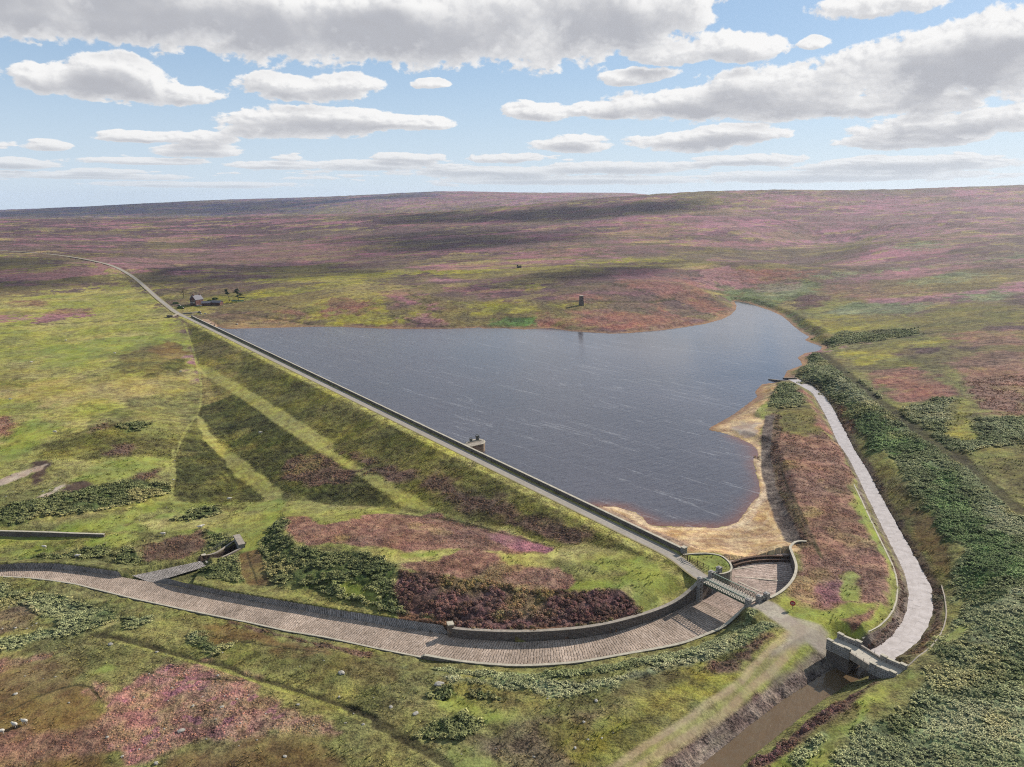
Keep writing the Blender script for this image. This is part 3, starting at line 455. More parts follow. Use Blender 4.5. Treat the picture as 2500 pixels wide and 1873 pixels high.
rg('plot', 1.2, .8, ('4', [(920, 60), (990, -40), (1050, -60), (1150, 0), (1250, 135), (1390, 255), (1250, 265), (950, 264), (912, 235)])); rg('strip', 1.2, 1, ('1', [(1172, 1396), (1185, 1386), (1212, 1400)]), ('4', [(1125, -50), (1205, 0), (1330, 105), (1490, 215), (1480, 250), (1400, 262), (1250, 140), (1125, -5), (1060, -60)]))
rg('brownheather', 3, 4, ('4', [(1490, 50), (1570, 18), (1700, 15), (1840, 110), (1800, 160), (1600, 212), (1500, 140)])); rg('brownheather', 5, 6, ('5', [(230, 90), (520, 110), (720, 170), (1000, 280), (1340, 440), (1310, 500), (1100, 440), (900, 380), (700, 330), (600, 260), (450, 190)])); rg('dam', 2, 3, ('5', [(560, 290), (850, 370), (1180, 480), (1180, 505), (850, 400), (560, 325)]))
rg('brownheather', 4, 5, ('5', [(0, -20), (150, 10), (260, 60), (200, 90), (60, 20)]))
# the mound between dam and spillway
rg('grass', 2.5, 2, ('5', [(0, 285), (390, 300), (560, 315), (850, 395), (1180, 500), (1330, 490), (1550, 540), (1800, 620), (1900, 690), (1800, 780), (1640, 840), (1540, 740), (1180, 750), (850, 690), (350, 620), (370, 600), (200, 540), (0, 525)]), ('4', [(1929, 570), (1560, 500), (1480, 430), (1440, 350), (1500, 270), (1600, 250)])); rg('vivid', 3, 3, ('5', [(1340, 590), (1640, 560), (1850, 690), (1760, 790), (1640, 830), (1560, 730), (1250, 740)])); rg('rough', 3, 3, ('5', [(1100, 560), (1350, 600), (1560, 640), (1500, 680), (1250, 660)]))
rg('heather', 1.5, 2, ('4', [(1480, 350), (1560, 345), (1700, 390)]), ('5', [(100, 368), (260, 332), (540, 326), (700, 372), (1190, 508), (1150, 538), (900, 530), (700, 512), (400, 536), (150, 492), (0, 490)]), ('4', [(1600, 500), (1540, 480), (1490, 430)]))
rg('pink', 2, 2, ('5', [(800, 420), (1190, 508), (1150, 535), (900, 500)])); rg('heather', 1.5, 2, ('5', [(370, 590), (600, 562), (750, 500), (870, 540), (950, 602), (1200, 612), (1262, 690), (1240, 718), (1050, 742), (850, 692), (620, 657), (380, 627)])); rg('vivid', 1, 1.5, ('5', [(330, 545), (600, 525), (650, 510), (560, 550), (420, 570)]))
rg('bush', 2, 2, ('4', [(1365, 480), (1420, 400), (1480, 340), (1500, 350), (1490, 430), (1560, 502), (1730, 530)]), ('5', [(20, 528), (200, 545), (372, 600), (362, 690), (440, 800), (380, 840), (250, 800), (0, 785)]), ('4', [(1700, 745), (1500, 705), (1410, 665), (1360, 560)])); rg('vivid', 2, 3, ('5', [(30, 690), (200, 700), (250, 780), (100, 770)])); rg('bush', 2, 3, ('5', [(120, 640), (260, 650), (240, 720), (130, 710)]))
rg('darkheather', 1.5, 1.5, ('5', [(365, 622), (620, 657), (850, 692), (1050, 742), (1180, 747), (1470, 722), (1560, 735), (1645, 800), (1620, 850), (1400, 900), (1100, 940), (900, 948), (700, 922), (450, 830), (340, 740)])); rg('rustheather', 1, 1, ('5', [(360, 840), (500, 838), (640, 868), (700, 915), (1000, 940), (1300, 912), (1640, 848), (1790, 805), (1800, 825), (1700, 860), (1500, 905), (1300, 938), (1050, 955), (850, 952), (690, 938), (380, 872)]))
rg('brown', 1, .8, ('4', [(1250, 540), (1345, 518), (1375, 600), (1405, 705), (1310, 712), (1262, 640)])); rg('rough', 2, 2, ('4', [(880, 660), (1050, 610), (1180, 520), (1240, 520), (1260, 640), (1310, 712), (1500, 715), (1929, 800), (1929, 850), (1500, 780), (1000, 690)])); rg('bush', 1.5, 2, ('4', [(960, 660), (1120, 610), (1230, 540), (1260, 640), (1280, 690), (1100, 680)])); rg('brown', 1, .8, ('4', [(1255, 545), (1345, 520), (1375, 600), (1405, 705), (1310, 712), (1268, 640)]))
# near side of the spillway
rg('rough', 6, 6, ('4', [(-900, 680), (0, 672), (270, 692), (700, 787), (1300, 912), (1929, 1035)]), ('5', [(490, 1095), (900, 1125), (1300, 1112), (1700, 1025), (1929, 980)]), ('6', [(300, 950), (460, 830), (540, 830), (690, 930), (690, 985), (500, 1120), (240, 1330), (0, 1480)]), ('5', [(1400, 1657), (1100, 1900), (-1700, 1900), (-1720, 1300)]))
rg('olive', 6, 8, ('5', [(-100, 1080), (250, 1090), (600, 1180), (1000, 1260), (1400, 1290), (1300, 1350), (1000, 1400), (600, 1300), (300, 1260), (0, 1200)])); rg('rough', 5, 5, ('5', [(0, 1240), (400, 1230), (1000, 1330), (1000, 1420), (600, 1560), (640, 1657), (1000, 1657), (700, 1657), (300, 1450), (0, 1330)])); rg('vivid', 4, 5, ('5', [(560, 1300), (760, 1320), (950, 1360), (1000, 1400), (900, 1450), (700, 1400)]))
rg('moor', 6, 6, ('5', [(780, 1520), (1000, 1400), (1300, 1350), (1560, 1330), (1420, 1480), (1350, 1657), (1200, 1900), (800, 1760), (640, 1620)])); rg('olive', 4, 5, ('5', [(1080, 1440), (1250, 1390), (1420, 1440), (1250, 1520), (1100, 1490)])); rg('vivid', 4, 4, ('5', [(620, 1560), (760, 1540), (900, 1657), (900, 1780), (640, 1700)]))
rg('brackenpale', 2.5, 3, ('5', [(390, 1120), (560, 1150), (800, 1200), (1200, 1205), (1500, 1165), (1929, 1070), (1929, 1150), (1500, 1270), (1250, 1300), (1000, 1250), (600, 1190), (420, 1150)]), ); rg('brackenpale', 2, 2, ('6', [(0, 1130), (200, 1040), (430, 940), (560, 870), (640, 920), (480, 1010), (250, 1100), (0, 1190)]))
rg('bracken', 1.5, 1.5, ('5', [(515, 1112), (700, 1112), (1050, 1137), (1300, 1122), (1700, 1040), (1929, 990), (1929, 1060), (1500, 1165), (1200, 1195), (800, 1180), (560, 1142)])); rg('bracken', 1.2, 1, ('6', [(0, 1050), (150, 1015), (300, 955), (430, 860), (520, 818), (560, 850), (480, 920), (300, 1010), (0, 1120)]))
rg('brownheather', 2, 2, ('6', [(470, 1030), (560, 960), (640, 940), (640, 975), (540, 1040)])); rg('brownheather', 2, 3, ('6', [(250, 1160), (400, 1080), (500, 1045), (510, 1090), (400, 1160), (290, 1195)])); rg('olive', 4, 4, ('6', [(-150, 1190), (200, 1130), (260, 1200), (0, 1260), (-300, 1330)])); rg('yellow', 4, 4, ('5', [(1380, 1420), (1600, 1330), (1929, 1210)]), ('6', [(200, 1160), (330, 1200), (420, 1200), (300, 1280), (150, 1330), (-40, 1430)]), ('5', [(1700, 1440), (1500, 1560), (1300, 1680), (1330, 1520)]))
rg('vivid', 1.5, 1.5, ('6', [(560, 1090), (700, 985), (730, 960), (900, 960), (890, 1040), (780, 1080), (640, 1200), (480, 1270), (250, 1400), (60, 1520), (-100, 1640), (-60, 1560), (240, 1370), (450, 1210)]))
rg('bush', 2, 3, ('5', [(430, 1440), (520, 1385), (780, 1395), (835, 1440), (700, 1505), (520, 1535), (440, 1510)])); rg('bush', 1.5, 2, ('5', [(720, 1255), (850, 1268), (1010, 1310), (920, 1315), (740, 1280)])); rg('bush', 1.5, 2, ('5', [(480, 1265), (640, 1240), (670, 1275), (520, 1300)]))
rg('bracken', 3, 4, ('4', [(-900, 760), (0, 720), (200, 740), (420, 800), (640, 830), (640, 885), (470, 945), (260, 990), (0, 1050), (-900, 1080)])); rg('rough', 3, 4, ('4', [(-200, 880), (150, 850), (300, 860), (250, 930), (0, 1000), (-200, 1020)])); rg('moor', 3, 4, ('4', [(-900, 830), (0, 810), (200, 850), (150, 930), (0, 960), (-900, 980)])); rg('grass', 1.5, 2, ('4', [(340, 740), (420, 755), (560, 795), (500, 800), (380, 770)])); rg('grass', 1.5, 2, ('4', [(470, 945), (630, 880), (640, 895), (500, 955)]))
rg('bracken', 2.5, 3, ('4', [(640, 880), (800, 870), (850, 910), (700, 925)])); rg('bracken', 2.5, 3, ('4', [(1000, 970), (1100, 940), (1250, 1010), (1300, 1050), (1150, 1050)])); rg('brown', 2, 3, ('4', [(1040, 915), (1200, 900), (1400, 950), (1600, 1005), (1710, 1050), (1500, 1050), (1200, 985)])); rg('brownheather', 1, 1, ('4', [(1180, 880), (1500, 958), (1929, 1045), (1929, 1065), (1500, 980), (1200, 905)]))
rg('rough', 3, 3, ('4', [(100, 1080), (300, 1010), (560, 990), (700, 1020), (850, 1080), (700, 1180), (620, 1230), (540, 1160), (440, 1090)]))
rg('brown', 5, 5, ('4', [(-900, 1100), (0, 1090), (250, 1060), (430, 1095), (470, 1180), (560, 1300), (560, 1420), (620, 1550), (700, 1657), (700, 2000), (-900, 2000)])); rg('heather', 5, 6, ('4', [(-900, 1540), (0, 1540), (250, 1480), (540, 1440), (600, 1560), (450, 1640), (0, 1657), (-900, 1700)])); rg('heather', 3, 4, ('4', [(0, 1090), (200, 1060), (300, 1060), (240, 1100), (0, 1180), (-300, 1200)]))
rg('magenta', 3, 4, ('4', [(430, 1190), (520, 1180), (620, 1240), (760, 1160), (850, 1110), (1150, 1130), (1340, 1200), (1500, 1330), (1700, 1400), (1760, 1480), (1450, 1490), (1000, 1540), (800, 1657), (640, 1657), (580, 1420), (460, 1250)])); rg('brown', 5, 6, ('4', [(830, 1657), (1000, 1570), (1500, 1490), (1720, 1500), (1770, 1657), (1700, 2000), (700, 2000)])); rg('rough', 3, 4, ('4', [(560, 1200), (640, 1090), (800, 1060), (860, 1110), (760, 1160), (640, 1220)])); rg('vivid', 2, 2, ('4', [(440, 1180), (560, 1110), (640, 1120), (560, 1170), (470, 1190)]))
# right of the bridge
rg('vivid', 2, 2, ('6', [(590, 790), (700, 760), (800, 700), (1000, 200), (1062, 195), (1135, 335), (1202, 480), (1260, 590), (1276, 680), (1262, 790), (1205, 870), (1090, 950), (960, 985), (860, 920), (700, 870)])); rg('grass', 2, 2, ('6', [(700, 480), (745, 470), (760, 560), (730, 660), (650, 750), (620, 770), (700, 680), (725, 600)])); rg('heather', 2, 2, ('6', [(600, -20), (990, -20), (1040, 130), (1020, 200), (1035, 300), (1110, 410), (1190, 560), (1225, 690), (1200, 790), (1010, 790), (900, 830), (740, 812), (700, 765), (735, 650), (745, 500), (810, 478), (780, 380), (700, 240), (640, 120)]))
rg('pink', 2, 3, ('6', [(850, 740), (900, 690), (1020, 690), (1010, 760), (900, 800)])); rg('vivid', 1.5, 2, ('6', [(985, 690), (1030, 640), (1060, 780), (1000, 780)])); rg('heather', 1.2, 1.5, ('6', [(1005, 890), (1080, 840), (1170, 795), (1195, 830), (1110, 900), (1040, 918)]))
rg('heather', 3, 3, ('3', [(680, 1470), (900, 1480), (1080, 1480), (1150, 1640), (690, 1640)])); rg('olive', 3, 3, ('3', [(690, 1335), (860, 1335), (960, 1300), (1060, 1480), (900, 1510), (700, 1480)])); rg('bracken', 2.5, 3, ('3', [(665, 1320), (720, 1210), (760, 1185), (850, 1200), (920, 1290), (860, 1340), (720, 1345)]))
rg('rust', 2.5, 3, ('3', [(830, 1200), (940, 1245), (1000, 1350), (1060, 1480), (1000, 1480), (930, 1320), (860, 1240)]))
rg('stonebank', 1.2, 1, ('6', [(1062, 190), (1135, 330), (1202, 478), (1260, 588), (1276, 680), (1264, 785), (1207, 872), (1092, 948), (1020, 1010), (1060, 1085), (1130, 1050), (1222, 990), (1292, 910), (1330, 820), (1332, 730), (1310, 650), (1260, 540), (1180, 380), (1100, 220), (1060, 100)])); rg('brownheather', 1.2, 1.5, ('6', [(1190, 430), (1260, 590), (1290, 700), (1285, 800), (1200, 900), (1160, 960), (1230, 960), (1300, 880), (1325, 780), (1310, 660), (1260, 550)]))
rg('stonebank', 1.5, 1.5, ('3', [(840, 1170), (930, 1185), (1060, 1290), (1110, 1420), (1200, 1600)]), ('6', [(1103, 90), (1180, 220), (1265, 380), (1345, 530), (1405, 640), (1445, 720), (1455, 800), (1442, 880), (1400, 965), (1340, 1035), (1250, 1090), (1300, 1090), (1440, 980), (1510, 880), (1530, 770), (1500, 640), (1400, 480), (1260, 240), (1130, 30)]), ('3', [(1250, 1600), (1150, 1400), (1080, 1280), (980, 1190), (850, 1160)])); rg('brownheather', 1.5, 1.5, ('6', [(1150, 60), (1270, 250), (1400, 470), (1500, 640), (1530, 760), (1500, 890), (1380, 1010), (1280, 1070), (1360, 1000), (1440, 880), (1450, 720), (1380, 560), (1260, 350), (1150, 130)]))
rg('rustheather', 1.2, 1.5, ('6', [(1250, 1088), (1340, 1035), (1405, 965), (1445, 870), (1500, 860), (1480, 930), (1400, 1020), (1290, 1092)])); rg('grass', 1, 1, ('6', [(1300, 1110), (1440, 990), (1520, 880), (1530, 740), (1545, 740), (1540, 890), (1470, 1000), (1350, 1110)]))
rg('olive', 2.5, 3, ('3', [(1080, 1280), (1160, 1290), (1290, 1500), (1420, 1660), (1260, 1640), (1150, 1420)]), ('6', [(1180, 0), (1330, 200), (1480, 350), (1560, 520), (1565, 640), (1500, 650), (1400, 480), (1260, 250), (1130, 40)])); rg('brown', 2, 3, ('6', [(1340, 280), (1480, 370), (1550, 520), (1550, 620), (1470, 560), (1400, 440)])); rg('rustheather', 2, 3, ('3', [(1060, 1260), (1150, 1290), (1230, 1430), (1180, 1450), (1100, 1320)]))
rg('bracken', 3, 3, ('3', [(830, 1160), (900, 1040), (925, 1015), (985, 1005), (1100, 1095), (1300, 1250), (1600, 1475), (1820, 1650), (1400, 1650), (1290, 1500), (1150, 1290), (1060, 1258), (960, 1180)])); rg('brackenvivid', 3, 4, ('3', [(1150, 1290), (1300, 1330), (1450, 1450), (1600, 1560), (1700, 1650), (1400, 1650), (1280, 1480), (1200, 1360)])); rg('brackenpale', 3, 4, ('3', [(900, 1060), (1050, 1100), (1200, 1220), (1350, 1330), (1250, 1310), (1050, 1200)]))
rg('bracken', 3, 4, ('6', [(1230, 0), (1560, 0), (1700, 140), (1929, 340), (2400, 500), (2400, 1900), (700, 1900), (880, 1657), (1000, 1500), (1230, 1330), (1400, 1180), (1360, 1120), (1480, 1010), (1560, 900), (1570, 640), (1560, 500), (1490, 350), (1340, 200)])); rg('brackenvivid', 4, 5, ('6', [(1400, 60), (1560, 120), (1700, 300), (1929, 520), (1929, 700), (1750, 640), (1640, 700), (1600, 560), (1480, 330)])); rg('brackenpale', 4, 6, ('6', [(1600, 30), (1750, 180), (1929, 370), (1929, 470), (1700, 330)])); rg('brackenpale', 5, 8, ('6', [(1200, 1430), (1500, 1300), (1929, 1350), (2300, 1500), (2300, 1900), (900, 1900), (1050, 1560)])); rg('brackenpale', 4, 6, ('6', [(1550, 720), (1750, 760), (1929, 700), (1929, 900), (1700, 1000), (1560, 900)]))
rg('rough', 3, 3, ('6', [(1600, 0), (1929, 0), (2300, 200), (2300, 480), (1929, 300), (1760, 160)])); rg('olive', 3, 4, ('6', [(1750, 50), (1929, 20), (2300, 120), (2300, 420), (1929, 290), (1820, 170)]))
rg('vivid', 2.5, 3, ('6', [(960, 1330), (1120, 1270), (1250, 1195), (1330, 1130), (1400, 1180), (1330, 1240), (1130, 1350), (1000, 1450), (900, 1657), (830, 1800), (640, 1800), (560, 1657), (760, 1540)])); rg('vivid', 2, 3, ('6', [(1540, 930), (1600, 890), (1640, 910), (1560, 960)])); rg('olive', 2, 2.5, ('6', [(700, 1530), (900, 1400), (1050, 1330), (960, 1420), (760, 1580)])); rg('bracken', 2, 2.5, ('6', [(760, 1550), (880, 1470), (910, 1500), (860, 1600), (740, 1657), (700, 1620)]))
rg('brownheather', 1.2, 1, ('6', [(1170, 1150), (1060, 1210), (860, 1320), (640, 1495), (430, 1660), (300, 1770), (420, 1790), (560, 1665), (720, 1560), (900, 1410), (1100, 1270), (1180, 1200)])); rg('darkheather', 1, 1, ('6', [(1080, 1215), (870, 1325), (650, 1495), (440, 1660), (520, 1660), (720, 1520), (900, 1380), (1060, 1260)]))
rg('stonebank', 1, .8, ('6', [(905, 1050), (960, 1090), (1010, 1095), (930, 1150), (840, 1197), (640, 1332), (500, 1442), (230, 1657), (60, 1790), (-60, 1790), (90, 1657), (280, 1480), (440, 1370), (500, 1310), (700, 1180), (800, 1120)])); rg('brownheather', 1.2, 1, ('6', [(890, 1030), (930, 1090), (720, 1190), (500, 1310), (420, 1370), (280, 1480), (90, 1650), (-80, 1790), (-160, 1770), (0, 1640), (180, 1510), (300, 1400), (520, 1250), (700, 1120)])); rg('darkheather', 1, 1, ('6', [(700, 1180), (800, 1120), (860, 1060), (740, 1100), (530, 1250), (520, 1290)])); rg('darkheather', 1, 1, ('6', [(500, 1320), (440, 1360), (250, 1490), (100, 1610), (60, 1600), (260, 1440), (420, 1330)]))
# island and beaches
rg('vivid', 1, .8, ('7', [(190, 170), (380, 160), (640, 150), (850, 205), (950, 265), (1000, 330), (1015, 390), (1000, 450), (920, 480), (850, 495), (700, 490), (620, 470)]))
rg('sand', 2, 1.5, ('5', [(1412, 292), (1500, 300), (1610, 340), (1660, 390), (1740, 410), (1929, 412)]), ('6', [(200, 408), (400, 403), (470, 378), (500, 330), (545, 265), (580, 235), (600, 230), (650, 370), (690, 500), (600, 505), (450, 520), (370, 550), (300, 540), (200, 540), (130, 525), (0, 455)]), ('5', [(1850, 520), (1700, 440), (1550, 360)]))
rg('pale', 2, 2, ('6', [(0, 405), (400, 400), (480, 380), (560, 250), (600, 235), (560, 330), (500, 390), (400, 420), (200, 425), (0, 430)])); rg('pitch', 1.5, 1.5, ('7', [(900, 140), (1200, 60), (1500, 30), (1960, 20), (1985, 90), (1900, 185), (1600, 190), (1200, 240), (1030, 290), (1000, 280)]))
rg('sand', 2, 3, ('3', [(330, 1465), (470, 1385), (610, 1290), (598, 1245), (640, 1200), (720, 1190), (712, 1232), (665, 1310), (610, 1370), (650, 1410), (640, 1660), (612, 1590), (500, 1525)])); rg('pale', 2, 3, ('3', [(470, 1470), (510, 1430), (600, 1440), (625, 1500), (540, 1500)])); rg('vivid', 1.5, 1.5, ('3', [(600, 1365), (665, 1315), (670, 1400), (630, 1410)]))
rg('sand', 1, 1, ('6', [(545, 0), (565, 0), (600, 225), (580, 235), (588, 200), (562, 100)]))
rg('stonebank', 1, .5, ('6', [(562, 0), (600, 0), (617, 100), (642, 200), (692, 320), (742, 420), (790, 468), (740, 470), (700, 490), (685, 440), (650, 360), (618, 290), (592, 200), (572, 80)]), ('3', []),); rg('stonebank', 1, .5, ('3', [(640, 1660), (660, 1400), (688, 1400), (690, 1660)])); rg('brownheather', 1, 1.2, ('6', [(615, 100), (642, 200), (692, 320), (742, 420), (770, 465), (800, 460), (760, 400), (700, 290), (655, 180), (630, 90)]))
rg('shore', 1.5, 1.5, ('H', [(850, 690), (1500, 690), (2212, 690), (2212, 720), (1400, 735), (900, 760)]))
DITCH = [('4', [(500, 960), (700, 1000), (900, 1058), (1000, 1095), (1150, 1122), (1300, 1190), (1400, 1215), (1600, 1272), (1750, 1332), (1929, 1400)], 1.1), ('5', [(100, 1350), (200, 1392), (400, 1505), (600, 1620), (700, 1720)], 1.0), ('3', [(990, 1010), (1100, 1100), (1200, 1180), (1330, 1290), (1480, 1400), (1650, 1530), (1830, 1650)], 2.2), ('6', [(1570, 0), (1700, 130), (1800, 220), (1929, 330)], 1.6),
  ('2', [(1100, 900 - 110), (1500, 830), (1900, 790 + 20)], .1), ('4', [(1295, 535), (1305, 590), (1330, 640), (1345, 700)], .35), ('5', [(380, 330), (700, 365), (1190, 505)], .5), ('6', [(640, 20), (690, 170), (760, 330), (830, 480), (870, 560)], .5), ('1', [(0, 852), (300, 838), (700, 822), (1010, 800)], 1.2), ('H', [(1000, 510), (1400, 560), (1800, 620), (2212, 690)], 2.), ('H', [(0, 180), (450, 240), (900, 250), (1300, 300), (1700, 390), (2000, 450)], 1.2),
  ('4', [(0, 1390), (250, 1260), (460, 1215), (520, 1300)], .3), ('4', [(760, 1155), (900, 1190), (1200, 1200), (1340, 1205)], .3), ('4', [(1000, 950), (1300, 1010), (1700, 1052)], .3), ('3', [(930, 490), (1010, 470), (1150, 400), (1290, 320)], 3.5), ('3', [(560, 150), (800, 230), (950, 300)], 2.5), ('3', [(360, 555), (560, 600), (650, 600)], 2.5), ('2', [(650, 300), (1000, 310), (1400, 290)], 5.), ('2', [(1450, 700), (1900, 712), (2080, 684)], 2.), ('3', [(1100, 520), (1600, 500), (2212, 440)], 3.), ('3', [(1000, 965), (1300, 945), (1700, 890)], 2.)]
DITCH += [('2', [(250, 622), (560, 612), (770, 590)], .9), ('2', [(485, 652), (560, 690), (640, 728)], .9), ('2', [(560, 738), (640, 762), (710, 775)], .9), ('2', [(380, 785), (450, 805), (545, 838)], 1.), ('2', [(1690, 600), (1850, 630), (1990, 682)], 1.), ('2', [(1480, 748), (1720, 738), (1900, 748)], .9), ('2', [(1000, 478), (1140, 494), (1300, 470)], 1.2), ('2', [(0, 296), (250, 290), (540, 302)], 1.6), ('2', [(900, 672), (1000, 676)], .8),
  ('1', [(1240, 462), (1300, 432), (1500, 392), (1720, 352)], 1.4), ('1', [(900, 602), (1040, 622), (1180, 652)], .9), ('1', [(1500, 545), (1800, 520), (2200, 480)], 1.3), ('3', [(140, 772), (260, 764), (330, 782)], 1.), ('3', [(1600, 482), (1900, 470), (2212, 456)], 1.4), ('3', [(500, 130), (700, 200), (880, 262)], 2.), ('3', [(1000, 240), (1160, 250), (1270, 262)], 2.), ('3', [(900, 590), (1000, 560), (1120, 525)], 1.), ('3', [(1340, 1130), (1560, 1105), (1720, 1130)], .6), ('3', [(1500, 640), (1800, 690), (2100, 690)], 1.)]
LIGHT = [('1', [(1105, 830), (1150, 960), (1170, 1030), (1205, 1170), (1210, 1300), (1180, 1390), (1110, 1480), (1045, 1647)], .55), ('4', [(905, 0), (908, 150), (895, 255)], .9), ('4', [(560, 985), (900, 1075), (1160, 1140), (1400, 1230), (1620, 1290), (1929, 1415)], .5), ('4', [(0, 500), (120, 482), (230, 466), (330, 455)], .6), ('2', [(1360, 180), (1440, 230), (1600, 280), (1720, 330), (1840, 365)], 1.6), ('3', [(240, 70), (700, 66), (1240, 42)], 3.)]

# ------------------------------------------------------------------ the ground as one sheet, finer where it is nearer
Ys = [14.]
while Ys[-1] < 7400:
    y = Ys[-1]; Ys.append(y + (3. if y < 80 else min(.00125 * (y * y + 9000) / 95, .0065 * y)))
Ys = np.array(Ys); Us = np.linspace(-1.0, 1.0, 1650)
NY, NU = len(Ys), len(Us)
gx = (Us[None, :] * (Ys[:, None] + 25)).ravel(); gy = np.repeat(Ys, NU)
gz, groad = ground1(gx, gy)
dist = np.hypot(gx, gy)
wide = fbm(gx, gy, 160, 3, 3); mid = fbm(gx, gy, 38, 3, 5); wx = fbm(gx, gy, 9, 3, 11) - .5; fine = fbm(gx, gy, 2.6, 2, 13)
def tint(c, v):
    a, b = lin(CLS[c][0]), lin(CLS[c][1]); return a + (b - a) * v[:, None]
colr = np.zeros((len(gx), 3)); relief = np.full(len(gx), .2); leaf = np.full(len(gx), .7); cls = np.full(len(gx), -1, np.int16)
base = [('moor', 1 - wide), ('hillpink', wide), ('purple', fbm(gx, gy, 120, 3, 21)), ('hillolive', fbm(gx, gy, 90, 3, 31))]
colr += tint('moor', mid)
for c, t in base[1:]: colr += (tint(c, mid) - colr) * sstep(.52, .6, t)[:, None]
nb_ = sstep(520, 380, gy + .35 * np.abs(gx))[:, None]; colr += (tint('rough', mid) - colr) * nb_
for c, soft, warp, P in RG:
    poly = G(P); dd = max(1., np.hypot(*poly[:, :2].mean(0)) / 260.); k = .7 + .3 * dd
    soft, warp = soft * k * .55, warp * k
    i, d = sdf(gx, gy, poly, (soft + warp) * 2 + 2)
    d = d + wx[i] * warp * 2.4 + (fine[i] - .5) * min(warp, 2.5) * 1.2
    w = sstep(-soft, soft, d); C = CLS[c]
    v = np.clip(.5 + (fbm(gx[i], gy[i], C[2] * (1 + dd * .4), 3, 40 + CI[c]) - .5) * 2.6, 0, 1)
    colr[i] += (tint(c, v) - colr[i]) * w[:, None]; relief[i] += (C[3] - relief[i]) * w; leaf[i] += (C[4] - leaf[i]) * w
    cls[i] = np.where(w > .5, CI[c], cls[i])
# broken tufts: patches of the neighbouring tone scattered through everything
tuft = sstep(.60, .72, fbm(gx, gy, 5.5, 3, 71)) * sstep(1500, 300, dist) * np.clip(leaf - .25, 0, 1)
colr *= (1 - .30 * tuft)[:, None]
tuft2 = sstep(.6, .75, fbm(gx, gy, 14, 4, 77)); colr += (lin((166, 152, 88)) - colr) * (tuft2 * .35 * sstep(.2, .3, leaf) * (dist < 1600))[:, None]
tuft3 = sstep(.60, .70, fbm(gx * .7, gy * .35, 17, 4, 79)) * sstep(250, 500, dist); colr += (lin((92, 76, 66)) - colr) * (tuft3 * .3)[:, None]
tuft4 = sstep(.58, .70, fbm(gx * .6, gy * .3, 30, 4, 83)) * sstep(400, 700, dist); colr += (lin((158, 148, 86)) - colr) * (tuft4 * .15)[:, None]
rush = sstep(.635, .665, fbm(gx, gy, 4.2, 3, 73)) * sstep(.45, .6, fbm(gx, gy, 40, 2, 75)) * np.isin(cls, [CI['meadow'], CI['straw'], CI['grass'], CI['vivid'], CI['rough']]) * sstep(900, 500, dist); colr += (lin((104, 106, 56)) - colr) * (rush * .62)[:, None]
ang = .5; rx, ry = gx * math.cos(ang) + gy * math.sin(ang), -gx * math.sin(ang) + gy * math.cos(ang)
for sc_, sd_, tone, lo_, k_, ym in ((105, 201, (178, 124, 134), .60, .65, 520), (75, 203, (108, 82, 88), .61, .6, 560), (80, 205, (150, 134, 86), .63, .5, 560), (34, 207, (176, 162, 96), .66, .55, 560), (26, 209, (112, 98, 76), .62, .5, 520), (110, 211, (124, 104, 96), .58, .45, 700)):
    q = fbm(rx / 1.9 + 14 * wx, ry + 14 * wx, sc_, 3, sd_); w = sstep(lo_, lo_ + .018, q) * sstep(ym, ym + 160, gy + np.abs(gx) * .25) * k_
    w = w * np.where(cls == CI['meadow'], .0, np.where((cls == CI['bracken']) | (cls == CI['brackenpale']) | (cls == CI['rough']) | (cls == CI['rust']) | (cls == CI['brackenvivid']), .35, 1)); colr += (lin(tone) - colr) * w[:, None]
stri = vnoise(rx / 160, ry / 7, 301); colr *= (1 - .22 * sstep(.62, .9, stri) * sstep(600, 900, gy))[:, None]
for lst, tone, dz in ((DITCH, (80, 74, 50), -.15), (LIGHT, (166, 162, 92), 0)):
    for crop, pts, w_ in lst:
        ln = smooth(gp(crop, *pts), 1); i, d, _, _ = ldist(gx, gy, ln, w_ * 3 + 4); d = d + wx[i] * w_ * 1.6
        w = sstep(w_ * 1.3, w_ * .5, d); colr[i] += (lin(tone) - colr[i]) * (w * np.where(gy[i] > 800, .4, .85))[:, None]; gz[i] += dz * min(w_, 1.6) * w; cls[i] = np.where((w > .5) & (gy[i] < 520) & (w_ > .8), -1, cls[i]); relief[i] *= 1 - .6 * w
s_, n_d = damsn(gx, gy); st = np.sin((n_d + .25 * wx * 4) * 2 * math.pi / 2.4 ) * (cls == CI['plot']) + .5 * np.sin((n_d + wx) * 2 * math.pi / 1.9) * (cls == CI['strip']); colr *= (1 + .15 * st)[:, None]
i, d = sdf(gx, gy, sand_poly, 6); w = sstep(-3.5, -1.5, d + wx[i] * 2) * (damsn(gx[i], gy[i])[1] < -5.5); v = np.clip(.5 + (fbm(gx[i], gy[i], 6, 4, 401) - .5) * 3, 0, 1); colr[i] += (tint('sand', v) - colr[i]) * w[:, None]; relief[i] *= 1 - .8 * w; leaf[i] += (.45 - leaf[i]) * w; cls[i] = np.where(w > .3, -1, cls[i])
_, ds, _, _ = ldist(gx[i], gy[i], beach_line, 4000); tide = (sstep(2.2, .4, ds) * .6 + .35 * sstep(.75, .95, np.sin(ds * 1.7 + wx[i] * 6))) * w * (d < 30); colr[i] += (lin((228, 202, 168)) - colr[i]) * tide[:, None]
fl_ = (cls == CI['magenta']) * sstep(.62, .7, fbm(gx, gy, 3.0, 3, 411)); colr += (lin((166, 104, 126)) - colr) * (fl_ * .55)[:, None]
